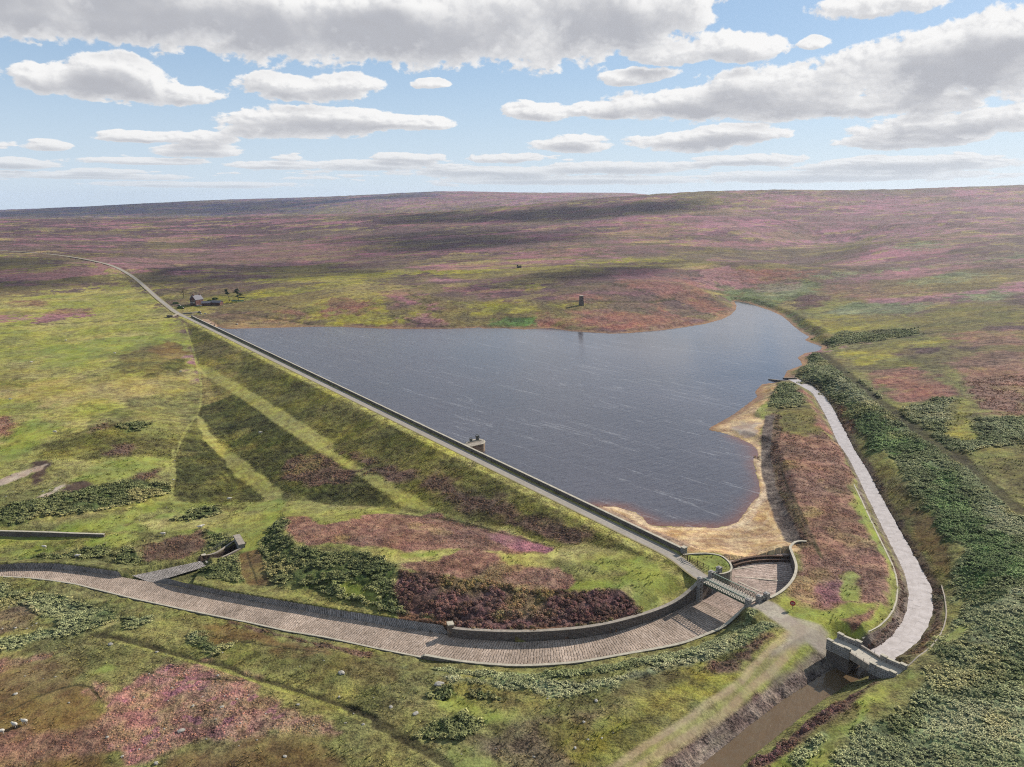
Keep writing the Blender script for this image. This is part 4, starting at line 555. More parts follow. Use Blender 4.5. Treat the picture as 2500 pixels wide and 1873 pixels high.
for ln, rng_, cl, kd in ((ST_L, 4.2, 'stonebank', .85), (BW_L, 1.6, 'stonebank', .8), (BW_R, 2.6, 'peat', .6)):
    i, d, _, side = ldist(gx, gy, smooth(ln, 1), 7); d = np.where((side > 0) == (ln is BW_R), d, -d) if ln is not BW_R else np.where(side < 0, d, -d)
    d = np.abs(d); w = sstep(rng_, rng_ * .55, d + wx[i] * 2.4) * kd; v = np.clip(.5 + (fine[i] - .5) * 2.5, 0, 1); colr[i] += (tint(cl, v) * (1.25 if ln is ST_L else 1) - colr[i]) * w[:, None]
    if ln is ST_L: cls[i] = np.where(w > .45, -1, cls[i])
rev = smooth(np.array([at(p, -.9) for p in pix('3', (690, 1400), (668, 1500), (662, 1640)) + pix('6', (578, 0), (592, 90), (616, 200), (648, 295), (676, 365), (712, 440), (725, 476))]), 1)      # pitched stone facing of the right bank
i, d, _, side = ldist(gx, gy, rev, 9); v = np.clip(.5 + (fine[i] - .5) * 2.6, 0, 1); w = sstep(2.3, 1.5, d + wx[i] * 1.2); colr[i] += (tint('stonebank', v) * .85 - colr[i]) * w[:, None]; relief[i] *= 1 - .6 * w; leaf[i] += (.9 - leaf[i]) * w
w2 = sstep(5.5, 4., d + wx[i] * 4) * sstep(1.4, 2.2, d) * (side > 0) * .75; colr[i] += (tint('brownheather', v) - colr[i]) * w2[:, None]; cls[i] = np.where(w > .4, -1, np.where(w2 > .4, CI['brownheather'], cls[i]))
# damp stony rim round the reservoir, stone facing of the dam above the water
i, d = sdf(gx, gy, water_poly, 16); s_, n_d = damsn(gx[i], gy[i]); facing = (n_d > -7) & (s_ > 0) & (s_ < DL - 4)
w = sstep(4.5, 1.5, -d + wx[i] * 5) * (1 - facing) * (gy[i] > 300) ; colr[i] += (tint('shore', mid[i]) - colr[i]) * w[:, None]; relief[i] *= 1 - .7 * w; leaf[i] *= 1 - .6 * w; cls[i] = np.where(w > .3, -1, cls[i])
s_, n_d = damsn(gx, gy); w = ((n_d < -.7) & (n_d > -9) & (s_ > 12) & (s_ < DL - 2)).astype(float)
colr += (tint('pitch', np.clip(mid * .5 + wx + .3, 0, 1)) - colr) * w[:, None]; relief *= 1 - w; leaf += (.5 - leaf) * w; cls[w > 0] = -1
w = sstep(6.4, 5.2, np.abs(n_d - 2.4)) * (n_d > -.5) * (s_ > -10) * (s_ < DL); colr += (tint('strip', fine) - colr) * w[:, None]; relief *= 1 - w
i, d, _, _ = ldist(gx, gy, outlet, 6); colr[i] += (lin((70, 58, 50)) - colr[i]) * sstep(2.8, 2.2, d)[:, None]; relief[i] *= sstep(2, 4, d)
# stony trampled earth of the tracks
for ln, hw, tone in ((track_a, 2.3, (192, 180, 162)), (track_b, 1.9, (186, 168, 130))):
    i, d, _, side = ldist(gx, gy, ln, 6); d = d + wx[i] * 1.2; w = sstep(hw + .6, hw - .5, d)
    if ln is track_b: w = w * (1 - .55 * sstep(.9, .3, np.abs(d)) * sstep(70, 50, gx[i])) * np.clip(.35 + fine[i] * 1.1, 0, 1)
    colr[i] += (lin(tone) - colr[i]) * w[:, None]; leaf[i] *= 1 - .7 * w; relief[i] *= 1 - .9 * w; cls[i] = np.where(w > .3, -1, cls[i])
i, d = sdf(gx, gy, gp('6', (640, 905), (700, 870), (800, 900), (900, 930), (880, 965), (800, 990), (740, 1010), (660, 1060), (590, 1090), (600, 1050), (680, 990), (705, 950)), 4); w = sstep(-.8, .8, d + wx[i] * 2) * .85
colr[i] += (tint('gravel', fine[i]) - colr[i]) * w[:, None]; relief[i] *= 1 - .9 * w; leaf[i] *= 1 - .6 * w; cls[i] = np.where(w > .3, -1, cls[i])
relief *= 1 - groad; cls[groad > .4] = -1
near = sstep(900, 250, dist)
gz = gz + relief * near * ((fbm(gx, gy, 1.5, 2, 91) - .5) * 1.5 + (fbm(gx, gy, 5, 2, 93) - .5) * 1.6) + (1 - near) * (fbm(gx, gy, 60, 4, 95) - .5) * np.minimum(8, dist * .004) * (1 - groad) * sstep(5, 60, np.abs(gz - WL) * 14)
colr = np.maximum(colr, .004) / KDIV

me = bpy.data.meshes.new("moorland_ground"); co = np.stack([gx, gy, gz], 1).astype(np.float32)
me.vertices.add(len(gx)); me.vertices.foreach_set("co", co.ravel())
a = (np.arange(NY - 1)[:, None] * NU + np.arange(NU - 1)[None, :]).ravel()
fi = np.stack([a, a + 1, a + NU + 1, a + NU], 1).astype(np.int32); nf = len(fi)
me.loops.add(nf * 4); me.loops.foreach_set("vertex_index", fi.ravel()); me.polygons.add(nf)
me.polygons.foreach_set("loop_start", np.arange(0, nf * 4, 4, dtype=np.int32)); me.polygons.foreach_set("use_smooth", np.ones(nf, bool)); me.update()
ca = me.color_attributes.new("cover", 'FLOAT_COLOR', 'POINT'); ca.data.foreach_set("color", np.concatenate([colr, leaf[:, None]], 1).astype(np.float32).ravel())

def material(name, rough=.9, spec=.2):
    m = bpy.data.materials.new(name); m.use_nodes = True; nt = NT(m.node_tree); b = m.node_tree.nodes['Principled BSDF']
    b.inputs['Roughness'].default_value = rough; b.inputs['Specular IOR Level'].default_value = spec
    return m, nt, b
def bump(nt, h, strength, dist, b):
    nd = nt.n('ShaderNodeBump'); nt.put(nd.inputs['Height'], h); nt.put(nd.inputs['Strength'], strength); nd.inputs['Distance'].default_value = dist; nt.put(b.inputs['Normal'], nd.outputs[0])
m, nt, b = material("ground_cover", .95, .08)
at_ = nt.n('ShaderNodeAttribute', attribute_name="cover"); pos = nt.n('ShaderNodeNewGeometry').outputs['Position']; lf = at_.outputs['Alpha']
f1 = nt.noise(pos, 1.9, 3, .65); f2 = nt.noise(pos, .33, 4, .6); f3 = nt.noise(pos, .05, 5, .6)
f4 = nt.noise(pos, .11, 5, .65)
v = nt.m('ADD', nt.m('ADD', nt.ramp(f1, .36, .64, -.42, .42), nt.ramp(f4, .38, .62, -.2, .2)), nt.m('ADD', nt.ramp(f2, .37, .63, -.34, .34), nt.ramp(f3, .36, .64, -.2, .2)))
v = nt.m('ADD', 1.0, nt.m('MULTIPLY', v, nt.m('ADD', .15, nt.m('MULTIPLY', lf, .85))))
c = nt.scl(at_.outputs['Color'], v)
hue = nt.n('ShaderNodeHueSaturation'); nt.put(hue.inputs['Color'], c); nt.put(hue.inputs['Hue'], nt.ramp(f2, .3, .7, .485, .515)); nt.put(hue.inputs['Saturation'], nt.ramp(f3, .3, .7, .9, 1.1))
nt.put(b.inputs['Base Color'], hue.outputs[0])
bump(nt, nt.m('ADD', nt.m('MULTIPLY', f1, .5), nt.m('MULTIPLY', f2, 1.2)), nt.m('MULTIPLY', lf, .9), .9, b)
me.materials.append(m); go_ = bpy.data.objects.new("moorland_ground", me); COL.objects.link(go_)
go_['kind'] = 'structure'; go_['label'] = 'rolling moorland ground of purple heather, bracken and rough grass around the reservoir'

gz2 = gz.reshape(NY, NU); cls2 = cls.reshape(NY, NU); col2 = colr.reshape(NY, NU, 3)
def surf(x, y):
    """height, class and colour of the finished ground sheet"""
    x, y = np.atleast_1d(np.asarray(x, float)), np.atleast_1d(np.asarray(y, float))
    fy = np.interp(y, Ys, np.arange(NY)); fu = (x / (y + 25) + 1) / 2 * (NU - 1)
    iy = np.clip(fy.astype(int), 0, NY - 2); iu = np.clip(fu.astype(int), 0, NU - 2); ty, tu = fy - iy, fu - iu
    z = (gz2[iy, iu] * (1 - tu) + gz2[iy, iu + 1] * tu) * (1 - ty) + (gz2[iy + 1, iu] * (1 - tu) + gz2[iy + 1, iu + 1] * tu) * ty
    jy, ju = np.rint(fy).astype(int).clip(0, NY - 1), np.rint(fu).astype(int).clip(0, NU - 1)
    return z, cls2[jy, ju], col2[jy, ju]

# ------------------------------------------------------------------ builders
class MB:
    def __init__(s): s.v = []; s.f = []; s.uv = {}
    def add(s, vs, fs):
        o = len(s.v); s.v += [tuple(map(float, q)) for q in vs]; s.f += [tuple(i + o for i in f) for f in fs]; return s
    def box(s, c, size, rz=0., taper=1.):
        ca, sa = math.cos(rz), math.sin(rz); vs = []
        for k, (zz, t) in enumerate(((-.5, 1.), (.5, taper))):
            for a, b in ((-.5, -.5), (.5, -.5), (.5, .5), (-.5, .5)):
                x, y = a * size[0] * t, b * size[1] * t; vs.append((c[0] + x * ca - y * sa, c[1] + x * sa + y * ca, c[2] + zz * size[2]))
        return s.add(vs, [(3, 2, 1, 0), (4, 5, 6, 7), (0, 1, 5, 4), (1, 2, 6, 5), (2, 3, 7, 6), (3, 0, 4, 7)])
    def bar(s, a, b, w, h=None):
        a, b = np.array(a, float), np.array(b, float); d = b - a; d = d / (np.linalg.norm(d) + 1e-9); h = h or w
        up = np.array([0, 0, 1.]) if abs(d[2]) < .9 else np.array([1., 0, 0]); x = np.cross(d, up); x /= np.linalg.norm(x); y = np.cross(x, d)
        vs = [p + x * i * w / 2 + y * j * h / 2 for p in (a, b) for i, j in ((-1, -1), (1, -1), (1, 1), (-1, 1))]
        return s.add(vs, [(3, 2, 1, 0), (4, 5, 6, 7), (0, 1, 5, 4), (1, 2, 6, 5), (2, 3, 7, 6), (3, 0, 4, 7)])
    def tube(s, P, rad, n=8, cap=True):
        P = np.array(P, float); rad = np.broadcast_to(rad, len(P)); vs = []; fs = []
        for i, p in enumerate(P):
            d = P[min(i + 1, len(P) - 1)] - P[max(i - 1, 0)]; d /= np.linalg.norm(d) + 1e-9
            up = np.array([0, 0, 1.]) if abs(d[2]) < .9 else np.array([1., 0, 0]); x = np.cross(d, up); x /= np.linalg.norm(x); y = np.cross(x, d)
            vs += [p + rad[i] * (x * math.cos(t) + y * math.sin(t)) for t in np.linspace(0, 2 * math.pi, n, False)]
        for i in range(len(P) - 1):
            for k in range(n): fs.append((i * n + k, i * n + (k + 1) % n, (i + 1) * n + (k + 1) % n, (i + 1) * n + k))
        if cap: fs += [tuple(range(n))[::-1], tuple(range((len(P) - 1) * n, len(P) * n))]
        return s.add(vs, fs)
    def wall(s, P, th, zbot, off=0.):
        """solid wall along a plan path; P = (x, y, top level), zbot = level (or drop list), off = sideways shift (+ = left)"""
        P = np.array(P, float); zb = np.broadcast_to(zbot, len(P)); T = np.gradient(P[:, :2], axis=0); T /= np.linalg.norm(T, axis=1)[:, None] + 1e-9
        N = np.stack([-T[:, 1], T[:, 0]], 1); vs = []; fs = []
        for i in range(len(P)):
            a = P[i, :2] + N[i] * (off + th / 2); c = P[i, :2] + N[i] * (off - th / 2)
            vs += [(*a, P[i, 2]), (*c, P[i, 2]), (*c, zb[i]), (*a, zb[i])]
        for i in range(len(P) - 1):
            for k in range(4): fs.append((i * 4 + k, i * 4 + (k + 1) % 4, i * 4 + 4 + (k + 1) % 4, i * 4 + 4 + k))
        e = (len(P) - 1) * 4; fs += [(3, 2, 1, 0), (e, e + 1, e + 2, e + 3)]
        return s.add(vs, fs)
    def prism(s, poly, z0, z1):
        n = len(poly); vs = [(p[0], p[1], z0) for p in poly] + [(p[0], p[1], z1) for p in poly]
        return s.add(vs, [tuple(range(n))[::-1], tuple(range(n, 2 * n))] + [(i, (i + 1) % n, n + (i + 1) % n, n + i) for i in range(n)])
    def ribbon(s, A, B, nc=8):
        """sheet between two matched edges, with uv in metres (along, across)"""
        A, B = np.array(A, float), np.array(B, float); M = (A + B) / 2; d = np.r_[0, np.cumsum(np.linalg.norm(np.diff(M[:, :2], axis=0), axis=1))]
        o = len(s.v)
        for i in range(len(A)):
            wd = np.linalg.norm(B[i] - A[i])
            for k in range(nc + 1):
                t = k / nc; s.v.append(tuple(A[i] + (B[i] - A[i]) * t)); s.uv[len(s.v) - 1] = (d[i], (t - .5) * wd)
        for i in range(len(A) - 1):
            for k in range(nc):
                q = o + i * (nc + 1) + k; s.f.append((q, q + nc + 1, q + nc + 2, q + 1))
        return s
    def build(s, name, mat, parent=None, smooth=False, bevel=0.):
        me = bpy.data.meshes.new(name); me.from_pydata(s.v, [], s.f); bm = bmesh.new(); bm.from_mesh(me)
        if not s.uv: bmesh.ops.recalc_face_normals(bm, faces=bm.faces)
        if bevel: bmesh.ops.bevel(bm, geom=list(bm.edges), offset=bevel, segments=1, affect='EDGES')
        bm.to_mesh(me); bm.free()
        if s.uv:
            u = me.uv_layers.new(name="uv")
            for lp in me.loops: u.data[lp.index].uv = s.uv.get(lp.vertex_index, (0, 0))
            if len(me.polygons) and sum(p.normal.z for p in me.polygons) < 0: me.flip_normals()
        if smooth: me.polygons.foreach_set("use_smooth", np.ones(len(me.polygons), bool))
        me.materials.append(mat); o = bpy.data.objects.new(name, me); COL.objects.link(o)
        if parent:
            o.parent = parent; o.matrix_parent_inverse = Matrix.Translation(-parent.location) if parent.type == 'EMPTY' and parent.rotation_euler.z == 0 else parent.matrix_world.inverted()
        return o
def tag(o, label, cat, group=None, kind=None):
    o['label'] = label; o['category'] = cat
    if group: o['group'] = group
    if kind: o['kind'] = kind
    return o
def thing(name, label, cat, loc, group=None):
    o = bpy.data.objects.new(name, None); COL.objects.link(o); o.location = Vector([float(q) for q in loc]); o.empty_display_size = .5
    return tag(o, label, cat, group)
def struct(o, label=None):
    o['kind'] = 'structure'
    if label: o['label'] = label
    return o

def stone(name, c1, c2, mort=(60, 54, 48), bw=.7, bh=.32, scale=1., lich=(168, 160, 140)):
    """coursed weathered stone"""
    m, nt, b = material(name, .92, .15); pos = nt.n('ShaderNodeNewGeometry').outputs['Position']; x, y, z = nt.sep(pos)
    vec = nt.xyz(nt.m('ADD', nt.m('MULTIPLY', x, .8), nt.m('MULTIPLY', y, -.75)), z, 0)
    br = nt.n('ShaderNodeTexBrick'); nt.put(br.inputs['Vector'], vec); br.inputs['Scale'].default_value = scale; br.inputs['Brick Width'].default_value = bw; br.inputs['Row Height'].default_value = bh
    br.inputs['Mortar Size'].default_value = .03; br.inputs['Color1'].default_value = alb(*c1); br.inputs['Color2'].default_value = alb(*c2); br.inputs['Mortar'].default_value = alb(*mort)
    n1 = nt.noise(pos, 1.3, 5, .65); n2 = nt.noise(pos, .25, 4, .6)
    c = nt.mix(nt.ramp(n1, .52, .68, 0, .7), br.outputs['Color'], alb(*lich)); c = nt.mix(nt.ramp(n2, .45, .7, 0, .55), c, alb(*[q * .62 for q in c1]))
    nt.put(b.inputs['Base Color'], c); bump(nt, nt.m('ADD', n1, nt.m('MULTIPLY', br.outputs['Fac'], -.4)), .8, .15, b); return m
def plain(name, c, rough=.8, var=.25, scale=2., metal=0.):
    m, nt, b = material(name, rough, .3); pos = nt.n('ShaderNodeNewGeometry').outputs['Position']
    n1 = nt.noise(pos, scale, 5, .6); nt.put(b.inputs['Base Color'], nt.scl(alb(*c)[:3], nt.ramp(n1, .25, .75, 1 - var, 1 + var))); b.inputs['Metallic'].default_value = metal
    bump(nt, n1, .3, .1, b); return m
def courses(name, c1, c2, mort, row, wid, rot, msz=.12):
    """stone paving laid in courses; uv runs along and across the channel in metres"""
    m, nt, b = material(name, .9, .15); u, v, _ = nt.sep(nt.n('ShaderNodeUVMap').outputs[0]); pos = nt.n('ShaderNodeNewGeometry').outputs['Position']
    w = nt.noise(pos, .8, 3, .6); u = nt.m('ADD', u, nt.m('MULTIPLY', w, .8)); v = nt.m('ADD', v, nt.m('MULTIPLY', nt.noise(pos, .9, 2), .3))
    along = u if rot else nt.m('ADD', u, nt.m('MULTIPLY', v, .08))
    line = nt.ramp(nt.m('ABSOLUTE', nt.m('SUBTRACT', nt.m('FRACT', nt.m('DIVIDE', along, row)), .5)), .5 - msz * 1.6, .5, 0, 1)
    vo = nt.n('ShaderNodeTexVoronoi', feature='F1'); nt.put(vo.inputs['Vector'], nt.xyz(nt.m('DIVIDE', v, wid), nt.m('DIVIDE', nt.m('FLOOR', nt.m('DIVIDE', along, row)), 1.0), 0)); vo.inputs['Scale'].default_value = 1.
    tone = nt.sep(vo.outputs['Color'])[0]; brk = nt.ramp(nt.noise(pos, 1.6, 3, .7), .38, .6)
    dark = nt.m('MULTIPLY', line, nt.m('ADD', .35, nt.m('MULTIPLY', brk, .65))); stonec = nt.mix(tone, alb(*c1), alb(*c2)); colour = nt.mix(dark, stonec, alb(*mort))
    n1 = nt.noise(pos, 2.2, 4, .7); n2 = nt.noise(pos, .12, 4, .6)
    c = nt.scl(colour, nt.m('MULTIPLY', nt.ramp(n1, .3, .7, .72, 1.22), nt.ramp(n2, .3, .7, .76, 1.16)))
    moss = nt.m('MULTIPLY', nt.ramp(nt.noise(pos, .7, 5, .65), .56, .68), .5); c = nt.mix(moss, c, alb(98, 84, 62))
    nt.put(b.inputs['Base Color'], c); bump(nt, nt.m('SUBTRACT', nt.m('ADD', nt.m('MULTIPLY', n1, .9), nt.m('MULTIPLY', tone, .25)), dark), .9, .2, b); return m
M = {'wall': stone('dark_stone', (160, 146, 134), (132, 120, 112), (84, 76, 68)), 'pale': stone('pale_stone', (204, 192, 172), (180, 168, 150), (120, 108, 94)), 'warm': stone('warm_stone', (188, 164, 140), (160, 138, 120)),
     'cope': plain('coping_stone', (206, 196, 174), .9, .22, 1.2), 'copedark': plain('old_coping', (176, 164, 148), .9, .28, 1.2), 'pier': stone('pier_stone', (206, 198, 188), (180, 174, 168), bw=.9, bh=.45),
     'floor': courses('channel_paving', (222, 199, 179), (194, 171, 151), (142, 123, 106), .62, 1.7, True), 'slab': courses('upper_paving', (224, 200, 184), (206, 180, 164), (150, 128, 114), .7, 1.3, False, .09), 'bank': courses('bank_pitching', (206, 196, 188), (166, 158, 150), (96, 86, 76), .5, 2.0, True, .16),
     'green': plain('green_paint', (92, 108, 88), .55, .2, 6), 'rail': plain('sunlit_green_paint', (150, 166, 146), .5, .12, 6), 'deck': plain('deck_boards', (206, 196, 178), .85, .15, 3), 'wood': plain('weathered_wood', (104, 86, 66), .9, .3, 5), 'iron': plain('dark_iron', (110, 110, 100), .6, .25, 5, .3), 'conc': plain('concrete', (206, 192, 172), .9, .2, 1.5),
     'bar': stone('wet_shaded_stone', (132, 102, 84), (108, 84, 70)), 'slate': plain('slate', (112, 110, 118), .6, .2, 2), 'brick': stone('house_stone', (140, 98, 88), (118, 84, 78), (84, 66, 60)), 'glass_or_opening': plain('window_glass_and_openings', (50, 54, 62), .15, .1), 'white': plain('white_paint', (222, 218, 206), .6, .08), 'red': plain('red_paint', (206, 42, 62), .5, .08), 'teal': plain('teal_net', (58, 132, 122), .7, .2),
     'fleece': plain('fleece', (232, 224, 208), .95, .14, 9), 'rock': plain('pale_rock', (186, 180, 168), .9, .28, 1.5), 'bark': plain('bark', (92, 76, 64), .95, .3, 3)}
def gravelroad():
    m, nt, b = material('road_surface', .9, .15); u, v, _ = nt.sep(nt.n('ShaderNodeUVMap').outputs[0]); pos = nt.n('ShaderNodeNewGeometry').outputs['Position']
    n1 = nt.noise(pos, 1.2, 5, .65); n2 = nt.noise(pos, .1, 3); av = nt.m('ABSOLUTE', v)
    c = nt.mix(nt.ramp(nt.m('ADD', av, nt.m('MULTIPLY', n1, .7)), 1.75, 2.2), alb(182, 172, 160), alb(160, 148, 108)); c = nt.mix(nt.m('MULTIPLY', nt.ramp(av, .45, .1), .3), c, alb(160, 156, 128))
    nt.put(b.inputs['Base Color'], nt.scl(c, nt.m('MULTIPLY', nt.ramp(n1, .25, .75, .84, 1.14), nt.ramp(n2, .3, .7, .92, 1.08)))); bump(nt, n1, .3, .08, b); return m
M['road'] = gravelroad()

# ------------------------------------------------------------------ water
def cdt(poly, step):
    poly = [tuple(map(float, p[:2])) for p in poly]; P = np.array(poly); pts = list(poly); n = len(poly)
    X, Y = np.meshgrid(np.arange(P[:, 0].min(), P[:, 0].max(), step), np.arange(P[:, 1].min(), P[:, 1].max(), step)); X, Y = X.ravel(), Y.ravel()
    i, d = sdf(X, Y, P, 1); k = d > step * .4; pts += list(zip(X[i][k], Y[i][k]))
    r = delaunay_2d_cdt([Vector(p) for p in pts], [(a, (a + 1) % n) for a in range(n)], [], 1, 1e-4)
    return np.array([tuple(v) for v in r[0]]), [tuple(f) for f in r[2]]
wv, wf = cdt(water_poly, 7)
i, d, _, _ = ldist(wv[:, 0], wv[:, 1], beach_line, 1000); sh = np.exp(-np.maximum(d, 0) / 6.)
me = bpy.data.meshes.new("reservoir_water"); me.from_pydata([(p[0], p[1], WL) for p in wv], [], wf)
if me.polygons[0].normal.z < 0: me.flip_normals()
ca = me.attributes.new("shallow", 'FLOAT', 'POINT'); ca.data.foreach_set("value", sh.astype(np.float32))
def waterm(name, deep, brown, wave, foam):
    m, nt, b = material(name, .16, .5); b.inputs['IOR'].default_value = 1.33; pos = nt.n('ShaderNodeNewGeometry').outputs['Position']
    mp = nt.n('ShaderNodeMapping'); nt.put(mp.inputs['Vector'], pos); mp.inputs['Rotation'].default_value = (0, 0, R(-44)); w = mp.outputs[0]        # x runs across the wind, y along it
    s1 = nt.n('ShaderNodeMapping'); nt.put(s1.inputs['Vector'], w); s1.inputs['Scale'].default_value = (.16, .52, .3)
    s2 = nt.n('ShaderNodeMapping'); nt.put(s2.inputs['Vector'], w); s2.inputs['Scale'].default_value = (.55, 1.6, .8)
    h = nt.m('ADD', nt.noise(s1.outputs[0], 1, 3, .55), nt.m('MULTIPLY', nt.noise(s2.outputs[0], 1, 3, .6), .45))
    s3 = nt.n('ShaderNodeMapping'); nt.put(s3.inputs['Vector'], w); s3.inputs['Scale'].default_value = (.085, .006, .1)
    st = nt.noise(s3.outputs[0], 1, 3, .6, .25); fr = nt.noise(pos, .9, 3, .7)
    gust = nt.noise(pos, .012, 4, .55)
    c = nt.mix(nt.ramp(gust, .3, .7), deep, tuple(q * 1.35 for q in deep[:3]) + (1,))
    if brown:
        a = nt.n('ShaderNodeAttribute', attribute_name="shallow"); c = nt.mix(nt.ramp(a.outputs['Fac'], .2, 1.), c, brown)
    if foam:
        ln = nt.m('MULTIPLY', nt.ramp(nt.m('ABSOLUTE', nt.m('SUBTRACT', st, .5)), .010, .0), nt.ramp(fr, .38, .52)); c = nt.mix(nt.m('MULTIPLY', ln, .34), c, alb(196, 196, 198))
        crest = nt.m('MULTIPLY', nt.ramp(h, .93, 1.05), nt.ramp(fr, .5, .7)); c = nt.mix(nt.m('MULTIPLY', crest, .5), c, alb(170, 172, 180))
    nt.put(b.inputs['Base Color'], c); t = nt.m('MULTIPLY', nt.m('ADD', nt.sep(pos)[0], nt.sep(pos)[1]), .707)      # wind comes down the reservoir: calmer water at its upper end
    k = nt.m('MULTIPLY', nt.ramp(t, 150., 430., 1., .12), nt.ramp(gust, .35, .65, .75, 1.2)); nt.put(b.inputs['Roughness'], nt.ramp(t, 180., 430., .2, .10)); bump(nt, h, nt.m('MULTIPLY', k, wave), 1.0, b); return m
M['water'] = waterm('reservoir_surface', (.050, .048, .058, 1), (.12, .05, .034, 1), .5, True)
me.materials.append(M['water']); o = bpy.data.objects.new("reservoir_water", me); COL.objects.link(o); struct(o, 'dark rippled reservoir water with pale wind streaks behind the dam')

def pair(A, B, n, cols=(0, 1, 3)):
    def rs(P):
        P = np.array(P, float); d = np.r_[0, np.cumsum(np.linalg.norm(np.diff(P[:, :2], axis=0), axis=1))]; t = np.linspace(0, d[-1], n)
        return np.stack([np.interp(t, d, P[:, k]) for k in cols], 1)
    return rs(A), rs(B)
def paleflow():  # pale bed and bright sky reflection both put into the base colour
    m, nt, b = material('pale_channel_water', .3, .5); pos = nt.n('ShaderNodeNewGeometry').outputs['Position']; u, v, _ = nt.sep(nt.n('ShaderNodeUVMap').outputs[0])
    n1 = nt.noise(pos, .5, 5, .65); lines = nt.ramp(nt.noise(nt.xyz(nt.m('MULTIPLY', u, .8), nt.m('MULTIPLY', v, .22), 0), 1, 3, .6), .60, .66); spot = nt.ramp(nt.noise(pos, .8, 3, .7), .66, .72)
    slab = nt.n('ShaderNodeTexBrick'); nt.put(slab.inputs['Vector'], nt.xyz(v, u, 0)); slab.inputs['Scale'].default_value = 1; slab.inputs['Brick Width'].default_value = 3.2; slab.inputs['Row Height'].default_value = 2.6; slab.inputs['Mortar Size'].default_value = .05
    c = nt.mix(nt.ramp(n1, .3, .7), alb(226, 213, 205), alb(198, 184, 174)); c = nt.mix(nt.m('MULTIPLY', slab.outputs['Fac'], .3), c, alb(120, 108, 104)); c = nt.mix(nt.m('MULTIPLY', nt.m('MAXIMUM', spot, lines), .4), c, alb(128, 114, 106)); nt.put(b.inputs['Base Color'], c); bump(nt, n1, .2, .3, b); return m
M['flow'] = paleflow()
A_, B_ = pair(smooth(BW_L, 2), smooth(BW_R, 2), 160, (0, 1, 2)); off = (A_ - B_); off /= np.linalg.norm(off, axis=1)[:, None]
k_ = fbm(A_[:, 0], A_[:, 1], 3, 2, 5)[:, None] * .7
struct(MB().ribbon(A_ + off * (.15 + k_ * .3), B_ - off * (.1 + k_), 6).build('channel_water', M['flow']), 'pale shallow water in the curving side channel right of the reservoir')
A_, B_ = pair(ST_L, ST_R, 40, (0, 1, 2)); off = (A_ - B_); off /= np.linalg.norm(off, axis=1)[:, None]
M['stream'] = waterm('brown_stream', (.085, .055, .028, 1), None, .25, False)
def specks(m):
    nt = NT(m.node_tree); b = m.node_tree.nodes['Principled BSDF']; pos = nt.n('ShaderNodeNewGeometry').outputs['Position']; old = b.inputs['Base Color'].links[0].from_socket
    s = nt.ramp(nt.noise(pos, 1.1, 3, .7), .71, .74); n = nt.noise(pos, .5, 5, .7); c = nt.mix(nt.ramp(n, .4, .7, 0, .6), old, (.10, .075, .045, 1)); nt.put(b.inputs['Base Color'], nt.mix(nt.m('MULTIPLY', s, .8), c, (.36, .34, .30, 1)))
specks(M['stream'])
struct(MB().ribbon(A_ + off * .3, B_ - off * .3, 4).build('stream_water', M['stream']), 'brown peaty stream below the stone bridge')

# ------------------------------------------------------------------ spillway
fl = MB(); fu = MB()
a, b = pair(np.vstack([I_up, I_dn[:1]]), np.vstack([O_up, O_dn[:1]]), 90); fu.ribbon(a, b, 18)
SILL = [smooth(np.array(atz('7', *[(x, y, zz) for x, y in pts])), 1) for pts, zz in ((((1022, 297), (1110, 262), (1200, 238), (1300, 220), (1400, 205), (1500, 196), (1600, 191), (1750, 190), (1900, 194), (1985, 200)), -1.28), (((1048, 352), (1120, 322), (1200, 300), (1300, 280), (1400, 265), (1500, 256), (1600, 250), (1750, 246), (1900, 250), (2025, 262)), -1.85))]
V_ = np.array(fu.v); _, e1, _, s1_ = ldist(V_[:, 0], V_[:, 1], SILL[0], 500); _, e2, _, s2_ = ldist(V_[:, 0], V_[:, 1], SILL[1], 500)      # steps down at the two sills
V_[:, 2] = np.where(s1_ > 0, -1.45, np.where(s2_ > 0, -1.95, -2.45 - 2.15 * np.clip(e2 / 17, 0, 1))); fu.v = [tuple(q) for q in V_]
a2, b2 = pair(I_dn, O_dn, 60); fl.ribbon(a2, b2, 10)
a3, b3 = pair(np.vstack([I_dn[-1:], I_ch[1:]]), np.vstack([O_dn[-1:], O_ch]), 90); fl.ribbon(a3, b3, 10)
struct(fu.build('upper_spillway_floor', M['slab'], smooth=True), 'fan of stone paving between the curved walls above the lattice bridge')
struct(fl.build('spillway_channel', M['floor'], smooth=True), 'curving channel floor paved with rough stone courses')
bk = MB()
for top, lo_x, hi_x in ((BANK[0], None, None), (BANK[1], None, None)):
    t = top[np.argsort(top[:, 0])]; ft = I_ch[np.argsort(I_ch[:, 0])]
    if top is BANK[1]: t = t[t[:, 0] < ft[np.argmin(np.abs(ft[:, 1] - 190)), 0] + 400]; ft = ft[ft[:, 0] < at(pix('4', (690, 668))[0], -12.4)[0]]; t = t[t[:, 0] < ft[-1, 0] + 1]
    else: ft = ft[ft[:, 0] > at(pix('4', (780, 690))[0], -12.1)[0]]
    x_, y_ = pair(t, t, 50, (0, 1, 2))[0], pair(ft, ft, 50, (0, 1, 3))[0]
    bk.ribbon(x_ + [0, 0, .05], y_ + [0, 0, .02], 5)
struct(bk.build('pitched_bank', M['bank'], smooth=True), 'sloping bank of dark pitched stone along the channel')
sf = MB(); a, b = pair(np.array(atz('4', (690, 655, -12.5), (850, 622, -12.3), (1050, 578, -12.0))), np.array(atz('4', (790, 692, -12.3), (875, 668, -12.2), (1080, 606, -12.0))), 14, (0, 1, 2)); sf.ribbon(a, b, 5)
struct(sf.build('side_channel', M['bank'], smooth=True), 'short pitched stone channel leading from the outlet cut')

